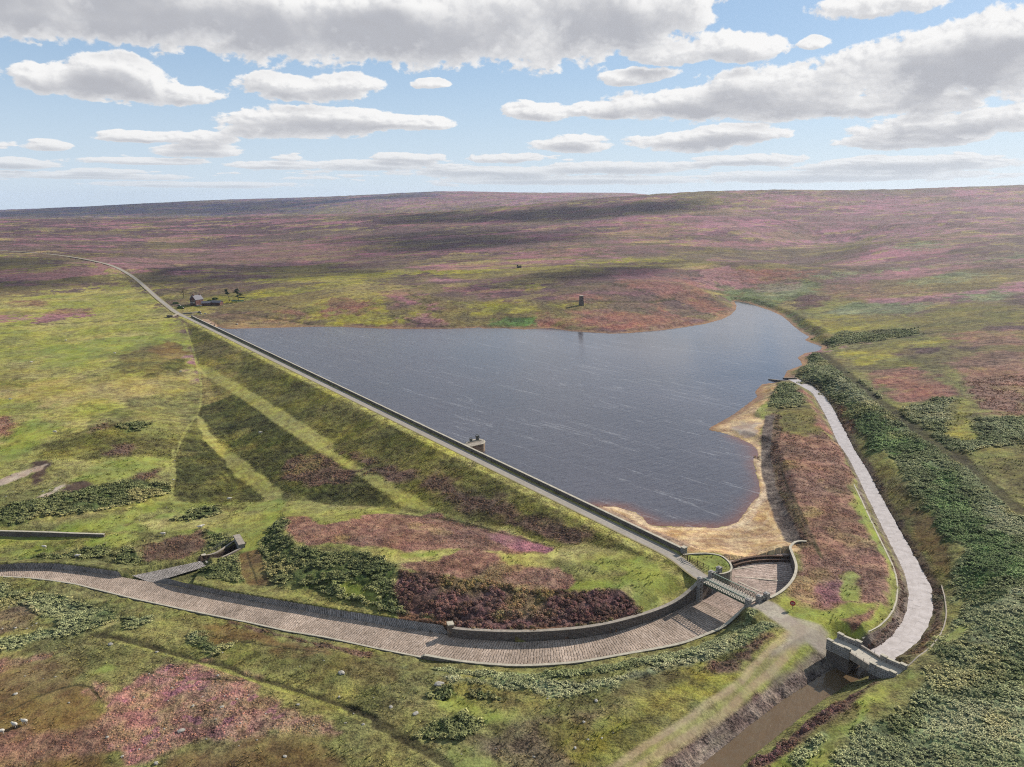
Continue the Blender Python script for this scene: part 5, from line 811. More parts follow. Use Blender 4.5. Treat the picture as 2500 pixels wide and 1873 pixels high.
def cwall(name, label, P, th, zb, mat, off=0., ch=.16, cw=.16, cat='wall', cope='cope', grp=None):
    """wall with its coping as a part"""
    P = resample(P, 1.2); w = MB().wall(P, th, np.interp(np.linspace(0, 1, len(P)), np.linspace(0, 1, len(np.atleast_1d(zb))), np.atleast_1d(zb)), off).build(name, mat)
    C = P.copy(); C[:, 2] += ch; MB().wall(C, th + cw, P[:, 2] - .01, off).build('coping', M[cope], w); return tag(w, label, cat, grp)
lead = gp('6', (790, 470), (765, 469), (742, 471), (720, 478)); lead[:, 2] = .2
cwall('curved_wall', 'tall curved stone wall with pale coping round the right side of the spillway fan', np.vstack([lead, smooth(O_up[:, :3], 2)]), .5, -5.2, M['wall'], .3 * 1)
cwall('island_wall', 'rounded stone wall holding the small grass island beside the dam end', np.vstack([np.array(atz('7', (190, 165, .1), (300, 150, .1), (420, 143, .1), (560, 138, .1), (700, 150, .1), (800, 172, .1))), smooth(I_up[:, :3], 2)]), .4, -5.2, M['pale'], -.2, .1, .06)
cwall('retaining_wall', 'long curved dark retaining wall below the heather mound from the lattice bridge', smooth(I_dn[:, :3], 2), .8, list(I_dn[:, 3] - 1), M['wall'], -.4, cope='copedark')
cwall('kerb_wall', 'low pale kerb wall on the outer curve of the spillway by the bracken', smooth(O_dn[:, :3], 2), .55, list(O_dn[:, 3] - 1.2), M['pale'], .25)
cwall('low_kerb', 'thin pale stone kerb along the near edge of the straight channel at left', O_ch[:, :3] + [0, 0, .05], .45, list(O_ch[:, 3] - .8), M['pale'], .2, .08, .05)
e_ = MB(); q0, q1 = O_dn[-1], O_ch[0]
cwall('step_wall', 'short stone return where the curved kerb ends by the straight channel', np.array([[q0[0], q0[1], -7.72], [q1[0], q1[1], -8.25]]), .5, -9.6, M['pale'], 0, .1, .05)
q = I_dn[-1]; cap_ = thing('wall_end_pier', 'square stone end block at the left end of the curved retaining wall', 'pier', (q[0], q[1], -8.5)); MB().box((q[0] + .1, q[1] + .5, -7.1), (1.3, 1.5, 3.4), .3).build('pier_shaft', M['warm'], cap_); MB().box((q[0] + .1, q[1] + .5, -5.3), (1.5, 1.7, .24), .3).build('cap_stone', M['cope'], cap_)
for nm, P in zip(('upper', 'lower'), SILL):
    C = resample(P, 1.); w = MB().wall(C, .6, -4.4).build('weir_sill', M['bar']); C2 = C.copy(); C2[:, 2] += .12; MB().wall(C2, .7, C[:, 2] - .01).build('sill_cap', M['bar'], w)  # sill stone: wet brown plus near-face shade put into the colour
    tag(w, f'{nm} of two curved dark stone sills crossing the top of the spillway fan', 'weir', 'curved sills across the spillway fan')
for k, (p, q) in enumerate(((((1050, 473), (1370, 428))), ((1060, 575), (1880, 618)), ((1120, 648), (1520, 790)))):
    nx = [np.array(atz('7', (*t, -3.6)))[0] for t in (p, q)]; zf = [float(-2.45 - 2.15 * np.clip(ldist(t[0:1], t[1:2], SILL[1], 500)[1][0] / 17, 0, 1)) for t in nx]
    o = MB().bar((nx[0][0], nx[0][1], zf[0]), (nx[1][0], nx[1][1], zf[1]), .5, .12).build('paving_strip', M['conc'])
    tag(o, ('shortest pale strip nearest the sills across the fan paving', 'longest pale straight strip set across the fan paving', 'pale strip slanting across the fan paving nearest the lattice bridge')[k], 'paving strip', 'pale strips in the fan paving')

# ------------------------------------------------------------------ roads, dam parapet
rc = resample(road_a, 3.); T = np.gradient(rc[:, :2], axis=0); T /= np.linalg.norm(T, axis=1)[:, None]; N = np.stack([-T[:, 1], T[:, 0], np.zeros(len(T))], 1)
s_, n_ = damsn(rc[:, 0], rc[:, 1]); hwid = np.where((s_ > -10), 2.15, 2.5)[:, None]; up = np.stack([0 * s_, 0 * s_, np.where(s_ > -15, .03, .12 + np.hypot(rc[:, 0], rc[:, 1]) * 2e-4)], 1)
struct(MB().ribbon(rc + N * hwid + up, rc - N * hwid + up, 4).build('road', M['road'], smooth=True), 'narrow pale road along the dam crest and away over the moor')
pw = thing('parapet_wall', 'long straight stone parapet wall along the dam crest beside the water', 'wall', damp(DL / 2, -.5, 0))
P = resample(np.array([damp(0, -.45, 1.12), damp(DL, -.45, 1.12)]), 4.); MB().wall(P, .62, -1.2).build('wall_body', M['wall'], pw); P[:, 2] += .16; MB().wall(P, .78, 1.11).build('coping', M['cope'], pw)
for s in (-.4, DL + .5):
    e = damp(s, -.45); MB().box((e[0], e[1], .3), (1.2, 1.2, 2.6), math.atan2(dt_[1], dt_[0])).build('end_pillar', M['pier'], pw); MB().box((e[0], e[1], 1.7), (1.35, 1.35, .2), math.atan2(dt_[1], dt_[0])).build('pillar_cap', M['cope'], pw)
nb = 26
for k in range(1, nb): pass

# ------------------------------------------------------------------ valve platform in the water by the dam
pl = [np.array(q)[:2] for q in atz('P', (455, 640, .35), (560, 555, .35), (745, 470, .35), (960, 440, .35), (1110, 475, .35), (1165, 530, .35), (1115, 598, .35), (900, 650, .35), (715, 690, .35), (600, 695, .35))]
ctr = np.mean(pl, 0); vt = thing('valve_platform', 'pointed stone valve platform jutting from the dam wall into the water', 'platform', (ctr[0], ctr[1], 0))
MB().prism(pl, -5, .2).build('platform_wall', M['warm'], vt); MB().prism([ctr + (q - ctr) * 1.04 for q in pl], .2, .45).build('platform_rim', M['cope'], vt); MB().prism([ctr + (q - ctr) * .86 for q in pl], .45, .5).build('deck_slab', M['copedark'], vt)
for p, sz in (((690, 545, .5), 1.), ((905, 475, .5), 1.25)):
    q = np.array(atz('P', p))[0]; gb = MB(); gb.box((q[0], q[1], .5 + .55 * sz), (.9 * sz, .7 * sz, 1.1 * sz), .5, .6).box((q[0], q[1], .5 + 1.2 * sz), (1.1 * sz, .5 * sz, .3 * sz), .5); g_ = gb.build('gear_stand', M['iron'], vt)
    ring = [(q[0] + .65 * sz * math.cos(t) * .9, q[1] + .65 * sz * math.cos(t) * -.4, .5 + 1.15 * sz + .65 * sz * math.sin(t)) for t in np.linspace(0, 2 * math.pi, 15)]; MB().tube(ring, .07 * sz, 6).build('hand_wheel', M['iron'], g_)
q = np.array(atz('P', (580, 560, .9), (1040, 480, .9))); MB().tube([q[0], q[1]], .14, 8).build('drive_shaft', M['iron'], vt)
for p in ((500, 610), (640, 520), (1110, 505), (980, 455)):
    q = np.array(atz('P', (*p, .45)))[0]; MB().tube([(q[0], q[1], .4), (q[0], q[1], 1.5)], .05, 6).build('rail_post', M['iron'], vt)

# ------------------------------------------------------------------ lattice girder bridge and its piers
bd = d1_ - d0_; bl = np.linalg.norm(bd); bd = bd / bl; bn = np.array([-bd[1], bd[0], 0.]); rz = math.atan2(bd[1], bd[0]); hw = np.mean([abs(np.dot(deckA[k] - d0_, bn)) for k in (0, 1)] + [abs(np.dot(deckB[k] - d1_, bn)) for k in (0, 1)])
br = thing('lattice_bridge', 'small green iron lattice girder bridge carrying the road over the spillway', 'bridge', (d0_ + d1_) / 2); c_ = (d0_ + d1_) / 2
MB().box((c_[0], c_[1], -.06), (bl + .8, hw * 2 - .1, .2), rz).build('deck', M['deck'], br); MB().box((c_[0], c_[1], -.33), (bl + .4, hw * 2 - .5, .3), rz).build('deck_beam', M['iron'], br)
for sd in (-1, 1):
    a, b = d0_ + bn * hw * sd, d1_ + bn * hw * sd; tr = MB().bar(a + [0, 0, 1.32], b + [0, 0, 1.32], .2, .1).build('top_rail', M['rail'], br); MB().bar(a + [0, 0, -.22], b + [0, 0, -.22], .16, .34).build('bottom_chord', M['green'], br)  # top rail: sun on the green paint put in as a paler tint
    n = 17; L_ = MB()
    for k in range(n):
        p, q = a + (b - a) * k / n, a + (b - a) * (k + 1) / n
        L_.bar(p + [0, 0, -.05], q + [0, 0, 1.27], .07, .09).bar(p + [0, 0, 1.27] + bn * .05, q + [0, 0, -.05] + bn * .05, .07, .09)
        if k: L_.bar(p + [0, 0, -.05] - bn * .04, p + [0, 0, 1.27] - bn * .04, .06, .06)
    L_.build('lattice', M['green'], br)
PI_ = {'left near': (480, 652), 'left roadside': (665, 548), 'left rear': (795, 475), 'right near': (1285, 1022), 'right roadside': (1470, 958), 'right rear': (1595, 918)}
pl_lab = {'left near': 'stone pier at the dam-side end of the lattice bridge, nearest the heather mound', 'left roadside': 'stone pier between the fence and the dam-side end of the lattice bridge', 'left rear': 'stone pier on the grass island behind the dam-side bridge end', 'right near': 'stone pier at the track-side end of the lattice bridge, nearest the bracken', 'right roadside': 'stone pier at the track-side bridge end, between two other piers', 'right rear': 'stone pier where the tall curved spillway wall meets the track-side bridge end'}
pp = {}
for nm, p in PI_.items():
    q = np.array(atz('7', (*p, 0)))[0]; pp[nm] = q; t = thing('stone_pier', pl_lab[nm], 'pier', (q[0], q[1], 0), 'stone piers at the lattice bridge')
    MB().box((q[0], q[1], -2.1), (1.1, 1.1, 7.0), rz).build('pier_shaft', M['pier'], t); MB().box((q[0], q[1], 1.5), (1.24, 1.24, .16), rz).box((q[0], q[1], 1.66), (1.05, 1.05, .16), rz, .5).build('cap_stone', M['pier'], t)
for a, b, lab in (('left roadside', 'left rear', 'short low stone wall joining two piers at the dam-side bridge end'), ('right roadside', 'right rear', 'short low stone wall joining two piers at the track-side bridge end')):
    cwall('link_wall', lab, np.array([[*pp[a][:2], .75], [*pp[b][:2], .75]]), .5, -4.5, M['pier'], 0, .1, .1)
for a, b, lab in (('left near', 'left roadside', 'stone abutment under the dam-side end of the lattice bridge'), ('right near', 'right roadside', 'stone abutment under the track-side end of the lattice bridge')):
    v = (pp[b] - pp[a]); v = v / np.linalg.norm(v); tag(MB().wall(np.array([pp[a] + v * .6 + [0, 0, -.5], pp[b] - v * .6 + [0, 0, -.5]]), 1.1, -6.).build('abutment', M['wall']), lab, 'abutment')

# gate and fence beside the dam end
def fence(name, label, pts, zs, h, nr, mat, pw_=.12):
    P = np.array(pts, float); t = thing(name, label, 'fence', P[0]); r_ = MB()
    for p in P: MB().box((p[0], p[1], p[2] + h / 2), (pw_, pw_, h + .3)).build('post', mat, t)
    for a, b in zip(P[:-1], P[1:]):
        for k in range(nr): zz = h * (k + .6) / nr; r_.bar(a + [0, 0, zz], b + [0, 0, zz], .05, .09)
    r_.build('rails', mat, t); return t
fence('post_fence', 'dark post and rail fence between the gate and the bridge pier', atz('7', (340, 300, 0), (435, 345, 0), (530, 390, 0), (625, 435, 0)), 0, 1.25, 3, M['wood'])
gA, gB = np.array(atz('7', (172, 212, 0), (268, 268, 0))); t = thing('field_gate', 'dark wooden field gate beside the end pillar of the dam parapet', 'gate', (gA + gB) / 2)
gm = MB()
for k in range(4): gm.bar(gA + [0, 0, .3 + .3 * k], gB + [0, 0, .3 + .3 * k], .06, .1)
gm.bar(gA + [0, 0, .3], gB + [0, 0, 1.2], .06, .09).build('gate_bars', M['wood'], t)
for q in (gB, np.array(atz('7', (338, 302, 0)))[0] * .5 + gB * .5): MB().box((q[0], q[1], .75), (.24, .24, 1.7)).build('gate_post', M['wood'], t)

# red warning board
q = np.array(atz('7', (2035, 1060, .35)))[0]; q[2] = surf(q[0], q[1])[0][0]; t = thing('warning_sign', 'red warning board on a post at the heather edge near the bridge', 'sign', q); MB().tube([q + [0, 0, -.3], q + [0, 0, 1.75]], .05, 8).build('sign_post', M['iron'], t)
dv = np.array([q[0], q[1], 0]); dv /= np.linalg.norm(dv); sv = np.array([dv[1], -dv[0], 0])
ring = [q + sv * .62 * math.cos(a) + [0, 0, 1.5 + .62 * math.sin(a)] - dv * .07 for a in np.linspace(0, 2 * math.pi, 25)[:-1]]; bd_ = MB(); vs = ring + [p - dv * .05 for p in ring]; n = 24
bd_.add(vs, [tuple(range(n)), tuple(range(n, 2 * n))] + [(i, (i + 1) % n, n + (i + 1) % n, n + i) for i in range(n)]); sb = bd_.build('sign_board', M['red'], t)
lm = MB()
for zz, w0 in ((1.66, .36), (1.5, .44), (1.34, .3)): lm.bar(q - dv * .14 - sv * w0 + [0, 0, zz], q - dv * .14 + sv * w0 + [0, 0, zz], .02, .07)
lm.build('lettering', M['white'], sb)

# ------------------------------------------------------------------ stone bridge over the side channel
def tp(x, y, z=1.25): return np.array(atz('8', (x, y, z)))[0]
N1, N2, N3, N4 = tp(155, 430), tp(560, 622), tp(925, 850), tp(1385, 1045); F1, F2, F3, F4 = tp(345, 322), tp(765, 492), tp(1120, 715), tp(1578, 912)
sb = thing('stone_bridge', 'grey stone bridge with stepped parapets over the brown stream at right', 'bridge', ((N2 + F3) / 2) * [1, 1, 0]); ax = (N4 - N1)[:2] / np.linalg.norm((N4 - N1)[:2]); rzb = math.atan2(ax[1], ax[0]); nx_ = np.array([-ax[1], ax[0], 0])
for a, b in ((N1, N2), (N3, N4), (F1, F2), (F3, F4)):
    a, b = a.copy(), b.copy(); MB().wall(np.array([a - [0, 0, .35], b - [0, 0, .35]]), .5, -1.2).build('parapet', M['pier'], sb); MB().wall(np.array([a - [0, 0, .24], b - [0, 0, .24]]), .6, .89).build('parapet_coping', M['cope'], sb)
    ln = np.linalg.norm((b - a)[:2]); u_ = (b - a) / ln
    for e in (a + u_ * .55, b - u_ * .55): MB().box((e[0], e[1], -.05), (1.2, .66, 2.3), rzb).build('end_pier', M['pier'], sb); MB().box((e[0], e[1], 1.16), (1.3, .76, .14), rzb).build('pier_cap', M['cope'], sb)
poly = [N1[:2], N4[:2], F4[:2], F1[:2]]; MB().prism(poly, -.75, .02).build('deck', M['deck'], sb)
for a, b in ((N2, N3), (F2, F3)):
    MB().wall(np.array([[*a[:2], .5], [*b[:2], .5]]), .4, -.95).build('edge_beam', M['copedark'], sb)
    for k in (.3, .68):
        e = a + (b - a) * k; MB().tube([(e[0], e[1], .3), (e[0], e[1], 1.15)], .045, 6).build('rail_post', M['iron'], sb)
for quad in ([N1, N2, F2, F1], [N3, N4, F4, F3]): MB().prism([q[:2] for q in quad], -6.2, -.76).build('abutment', M['wall'], sb)

# kerbs of the side channel
bc = smooth(BCOP, 1); bc[:, 2] = surf(bc[:, 0], bc[:, 1])[0] + .05; cwall('channel_kerb', 'thin pale kerb along the grass edge left of the side channel', bc, .34, list(bc[:, 2] - 1), M['pale'], 0, .06, .04)
bc = smooth(gp('6', (1506, 640), (1528, 720), (1534, 800), (1515, 880), (1470, 965), (1400, 1035), (1310, 1105)), 1); bc[:, 2] = surf(bc[:, 0], bc[:, 1])[0] + .05; cwall('channel_kerb', 'thin kerb on the bracken side of the side channel bend', bc, .25, list(bc[:, 2] - 1), M['wall'], 0, .03, .02, cope='copedark')
for pts, lab in (([(680, 1167), (740, 1180), (810, 1188)], 'left of two low dark wing walls at the side channel mouth'), ([(766, 1160), (800, 1166), (850, 1172)], 'right of two low dark wing walls at the side channel mouth')):
    P = np.array([at(p, WL + .5) for p in pix('3', *pts)]); P[:, 2] = [WL + .35, WL + .9, WL + 1.3]; cwall('wing_wall', lab, P, .6, -5, M['wall'], 0, .1, .08, cope='copedark', grp='wing walls at the channel mouth')

# ------------------------------------------------------------------ outlet cut, left retaining wall
ol = gp('9', (800, 815), (1000, 768), (1200, 660), (1380, 530), (1570, 405)); orr = gp('9', (900, 985), (1100, 905), (1300, 810), (1480, 720), (1690, 610))
for P, lab in ((ol, 'upper of two stone side walls along the dark outlet cut'), (orr, 'lower of two stone side walls along the dark outlet cut')):
    P = smooth(P, 1); P[:, 2] = surf(P[:, 0], P[:, 1])[0] * .3 + P[:, 2] * .7 + .35; cwall('outlet_wall', lab, P, .5, list(P[:, 2] - 3.4), M['wall'], 0, .1, .08, cope='copedark', grp='side walls of the outlet cut')
hw_ = gp('9', (1600, 410), (1720, 590)); zt = float(hw_[:, 2].mean()); v = (hw_[1] - hw_[0])[:2]; cc = hw_.mean(0); t = thing('outlet_headwall', 'square stone headwall closing the upper end of the outlet cut', 'headwall', (cc[0], cc[1], zt - 1)); ra = math.atan2(v[1], v[0])
MB().box((cc[0], cc[1], zt - .6), (np.linalg.norm(v) + .6, 1.7, 4.2), ra).build('wall_block', M['pier'], t); MB().box((cc[0], cc[1], zt + 1.6), (np.linalg.norm(v) + .9, 2.0, .26), ra).build('coping', M['copedark'], t); MB().box((cc[0] - .95 * math.sin(-ra), cc[1] - .95 * math.cos(ra), zt - 1.6), (1.6, .3, 1.8), ra).build('tunnel_mouth', M['glass_or_opening'], t)  # tunnel mouth: solid dark slab, its colour standing for the shade inside
for p, lab in (((780, 820), 'upper square stone pier at the mouth of the outlet cut'), ((890, 985), 'lower square stone pier at the mouth of the outlet cut')):
    q = gp('9', p)[0]; t = thing('outlet_pier', lab, 'pier', q, 'piers at the mouth of the outlet cut'); MB().box((q[0], q[1], q[2] - .5), (1.2, 1.1, 2.6), ra).build('pier_shaft', M['pier'], t); MB().box((q[0], q[1], q[2] + .88), (1.35, 1.25, .18), ra).build('cap_stone', M['cope'], t)
fence('post_fence', 'thin grey fence on the bank above the outlet cut', gp('9', (800, 745), (940, 690), (1090, 610), (1240, 520), (1390, 430), (1530, 340)) + [0, 0, .1], 0, 1.1, 3, M['iron'], .09)
lw = np.array(atz('4', (-420, 408, -10.9), (0, 421, -10.9), (120, 424, -10.95), (250, 428, -11.1), (400, 434, -11.3), (545, 438, -11.6))); cwall('field_wall', 'long low dry stone retaining wall below the bright grass at far left', lw, .6, -15.5, M['wall'], 0, .14, .2)

# ------------------------------------------------------------------ keeper's house, sheds, trees by the far end of the dam
def gable(mb_w, mb_r, c, w, l, eave, ridge, rz, over=.3):
    ca, sa = math.cos(rz), math.sin(rz); T = lambda x, y, z: (c[0] + x * ca - y * sa, c[1] + x * sa + y * ca, c[2] + z)
    hw, hl = w / 2, l / 2
    mb_w.add([T(-hw, -hl, -1), T(hw, -hl, -1), T(hw, hl, -1), T(-hw, hl, -1), T(-hw, -hl, eave), T(hw, -hl, eave), T(hw, hl, eave), T(-hw, hl, eave), T(0, -hl, ridge), T(0, hl, ridge)], [(0, 1, 5, 8, 4), (1, 2, 6, 5), (2, 3, 7, 9, 6), (3, 0, 4, 7), (5, 6, 9, 8), (7, 4, 8, 9)])
    k = (ridge - eave) / hw
    for s in (-1, 1):
        e = s * (hw + over); ez = eave - over * k; a, b = -hl - over, hl + over
        mb_r.add([T(e, a, ez + .05), T(e, b, ez + .05), T(0, b, ridge + .05), T(0, a, ridge + .05), T(e, a, ez + .25), T(e, b, ez + .25), T(0, b, ridge + .27), T(0, a, ridge + .27)], [(0, 1, 2, 3), (4, 5, 6, 7), (0, 1, 5, 4), (1, 2, 6, 5), (2, 3, 7, 6), (3, 0, 4, 7)])
hb = gp('H', (500, 398))[0]; hs = thing('stone_house', 'tall dark stone house with slate gables and chimneys by the road', 'house', hb); HR = R(-24)
wv_, rf = MB(), MB(); gable(wv_, rf, hb, 6.2, 8.5, 5.0, 8.4, HR)
ca, sa = math.cos(HR), math.sin(HR); LT = lambda x, y, z: np.array([hb[0] + x * ca - y * sa, hb[1] + x * sa + y * ca, hb[2] + z])
gable(wv_, rf, LT(-3.6, 1.5, 0), 5.5, 6.0, 4.9, 7.6, HR + math.pi / 2); w_ = wv_.build('wall', M['brick'], hs); r_ = rf.build('roof', M['slate'], hs)
for x, y, z in ((0, -3.2, 8.6), (0, 3.5, 8.6), (-5.6, 1.5, 7.8)):
    q = LT(x, y, z); MB().box(q, (1.1, .8, 2.0), HR).build('chimney', M['brick'], r_)
for x, z in ((-1.5, 1.2), (1.5, 1.2), (-1.4, 3.7), (1.4, 3.7)):
    q = LT(x, -4.27, z); f_ = MB().box(q, (1.15, .1, 1.5), HR).build('window', M['white'], hs); MB().box(LT(x, -4.33, z), (.9, .06, 1.25), HR).build('pane', M['glass_or_opening'], f_)
MB().box(LT(.0, -5.2, 2.55), (5.4, 2.0, .15), HR).build('porch_roof', M['white'], hs); MB().box(LT(3.15, 1, 1.0), (.1, 1., 2.), HR).build('door', M['wood'], hs)
for (x, y), w, l, lab, rr in (((640, 405), 7, 4.5, 'low slate roofed shed against the right side of the house', .2), ((800, 395), 9, 5, 'long low shed standing furthest right of the house', -.25)):
    q = gp('H', (x, y))[0]; t = thing('stone_shed', lab, 'shed', q, 'sheds beside the stone house'); a_, b_ = MB(), MB(); gable(a_, b_, q, l, w, 2.2, 3.6, math.pi / 2 + rr); a_.build('wall', M['brick'], t); b_.build('roof', M['slate'], t)
    MB().box((q[0] - .5, q[1] - l / 2 - .04, q[2] + .95), (1.1, .12, 1.9), rr).build('door', M['wood'], t)
for (x, y), lab in (((515, 412), 'white car-sized bundle left of two in front of the house'), ((560, 415), 'white bundle standing beside the house corner'), ((672, 408), 'pale bundle in front of the shed')):
    q = gp('H', (x, y))[0]; a = MB(); 
    for k in range(3): a.box((q[0] + k * .7 - .7, q[1], q[2] + .45), (.75, 1.1, 1.0 - .18 * (k % 2)), .1 * k)
    tag(a.build('wrapped_bale', M['white'], bevel=.12), lab.replace('car-sized ', ''), 'bale', 'pale bundles in front of the house')
def leafm(name, c1, c2):
    m, nt, b = material(name, .8, .1); oi = nt.n('ShaderNodeNewGeometry').outputs['Random Per Island']; nt.put(b.inputs['Base Color'], nt.mix(oi, alb(*c1), alb(*c2))); return m
M['needle'] = leafm('pine_needles', (50, 70, 52), (84, 104, 72)); M['twig'] = leafm('bare_twigs', (120, 104, 74), (146, 126, 88)); M['hedge'] = leafm('garden_leaves', (62, 92, 48), (96, 126, 66))
def leaves(mb, c, r, n, sz):
    for _ in range(n):
        d = rng.normal(size=3); d /= np.linalg.norm(d); p = np.array(c) + d * np.array(r) * rng.random() ** .4; a = rng.normal(size=3); a /= np.linalg.norm(a); b = np.cross(a, rng.normal(size=3)); b /= np.linalg.norm(b); s = sz * (.6 + rng.random() * .8)
        mb.add([p - a * s - b * s * .5, p + a * s - b * s * .5, p + a * s * .6 + b * s * .6, p - a * s * .6 + b * s * .6], [(0, 1, 2, 3)])
def tree(px_, top, label, kind):
    b = gp('H', px_)[0]; r = ray(*pix('H', top)[0]); r = r / r[1]; tpz = CAMZ + r[2] * b[1]; tx = r[0] * b[1]; h = tpz - b[2]; t = thing('pine_tree' if kind != 'bare' else 'bare_tree', label, 'tree', b)
    tr = MB(); P = [np.array([b[0] + (tx - b[0]) * k ** 1.3, b[1], b[2] - .3 + h * k * .95]) for k in np.linspace(0, 1, 7)]; tr.tube(P, np.linspace(.32, .07, 7), 7); cr = MB()
    if kind == 'bare':
        for _ in range(26):
            k = .3 + .6 * rng.random(); p = P[0] + (P[-1] - P[0]) * k; e = p + np.array([rng.normal() * 2.4, rng.normal() * 1.6, 1.0 + rng.random() * 2]); tr.tube([p, (p + e) / 2 + [0, 0, .3], e], [.1, .06, .03], 5); leaves(cr, e, (.9, .9, .7), 14, .16)
    else:
        nb = 7 if kind == 'slim' else 15
        for j in range(nb):
            k = (.62 if kind == 'slim' else .30) + (.38 if kind == 'slim' else .70) * j / (nb - 1); p = P[0] + (P[-1] - P[0]) * k; wd = (1.7 if kind == 'slim' else 3.3) * (1.12 - k) * 2.0; a = rng.random() * 6.28
            e = p + np.array([math.cos(a) * wd, math.sin(a) * wd * .8, .2 + rng.random() * .7]); tr.tube([p, e], [.09, .03], 5)
            for q in (.55, 1.): leaves(cr, p + (e - p) * q, (1.25, 1.1, .38), 60, .24)
        leaves(cr, P[-1], (.9, .9, .5), 60, .22)
    tr.build('trunk', M['bark'], t); cr.build('crown', M['twig' if kind == 'bare' else 'needle'], t); return t
tree((298, 292), (285, 175), 'sparse brown tree standing left of the stone house', 'bare'); tree((988, 342), (935, 165), 'slim leaning pine with a bare trunk right of the house', 'slim'); tree((1122, 345), (1085, 150), 'largest dark wind-shaped pine with layered branches', 'big')
q = gp('H', (1105, 350))[0]; nt_ = thing('net_enclosure', 'low teal netting enclosure on the grass under the largest pine', 'net', q); a = MB()
for k in range(10):
    for s in (-1, 1): a.bar(q + [k * 1.1 - 5, s * 1.6, 0], q + [k * 1.1 - 5, s * 1.6, 1.0 + .25 * (k % 3)], .5, .08)
a.bar(q + [-5, -1.6, .9], q + [5, -1.6, .9], .3, .5).bar(q + [-5, 1.6, .9], q + [5, 1.6, .9], .3, .5); a.build('netting', M['teal'], nt_)
for (x, y), r, lab in (((690, 360), (2.6, 2., 1.7), 'dark round bush between the two sheds'), ((180, 385), (2.8, 2, 1.2), 'low dark hedge bush beside the house drive'), ((255, 450), (3.2, 2.6, 1.3), 'dark bush between the road and the house lawn'), ((770, 315), (3., 2., 1.1), 'green garden bush behind the sheds')):
    q = gp('H', (x, y))[0]; a = MB(); leaves(a, q + [0, 0, r[2] * .6], r, 380, .3); t = thing('garden_bush', lab, 'bush', q); a.build('foliage', M['hedge'], t); MB().tube([q - [0, 0, .3], q + [0, 0, .8]], .12, 6).build('stem', M['bark'], t)
for pts, hh, mt, lab in (([(135, 578), (225, 545)], 1.2, 'pale', 'short bright stone wall left of the road near the dam end'), ([(45, 578), (128, 580)], 1.5, 'wall', 'short dark stone wall left of the bright roadside wall'), ([(285, 535), (420, 528), (540, 508), (560, 520)], 1.0, 'pale', 'broken stone wall right of the road below the house'), ([(225, 405), (300, 460)], 1.1, 'wall', 'dark garden wall slanting between road and house')):
    P = gp('H', *pts); P[:, 2] += hh; cwall('stone_wall', lab, P, .5, list(P[:, 2] - hh - .6), M[mt], 0, .1, .08, grp='old stone walls by the house')
for (x, y), lab in (((622, 532), 'pale round boulder by the broken wall below the house'), ((555, 536), 'tan boulder at the end of the broken wall'), ((1100, 692), 'small grey boulder on the shore near the dam end')):
    q = gp('H', (x, y))[0]; bm = bmesh.new(); bmesh.ops.create_icosphere(bm, subdivisions=2, radius=.9)
    for v in bm.verts: v.co *= 1 + .25 * (random.random() - .5); v.co.z *= .75
    me = bpy.data.meshes.new('boulder'); bm.to_mesh(me); bm.free(); me.materials.append(M['rock']); o = bpy.data.objects.new('boulder', me); o.location = Vector(q + [0, 0, .3]); COL.objects.link(o); tag(o, lab, 'boulder')

# ------------------------------------------------------------------ tower and ruin on the moor
q = gp('N', (1419, 745))[0]; dpt = q[1]; tw = thing('stone_tower', 'solitary slim dark stone tower on the heather beyond the water', 'tower', q); H_ = 7.9; TR = R(20)
MB().box((q[0], q[1], q[2] + 1.5), (3.3, 3.3, 4.0), TR, .94).build('plinth', M['wall'], tw); sh_ = MB().box((q[0], q[1], q[2] + 5.2), (2.75, 2.75, 4.4), TR, .93).build('shaft', M['wall'], tw); MB().box((q[0], q[1], q[2] + 7.5), (2.85, 2.85, .35), TR).build('cap_stone', M['cope'], tw)
MB().box((q[0] - .2, q[1] - 1.62, q[2] + 1.0), (.9, .12, 1.9), TR).build('doorway', M['glass_or_opening'], tw)  # doorway: flat dark slab coloured as the unlit interior
q = gp('2', (1148, 503))[0]; rn = thing('ruined_hut', 'tiny ruined stone hut far up the moor', 'ruin', q); a = MB().box((q[0] - 1.6, q[1], q[2] + 1.8), (1.4, 5, 4.2), .1).box((q[0] + 1.6, q[1], q[2] + 1.4), (2.4, 1.2, 3.4), .1).box((q[0], q[1] + 2, q[2] + 1.), (5, .9, 2.6), .1); a.build('walls', M['wall'], rn)

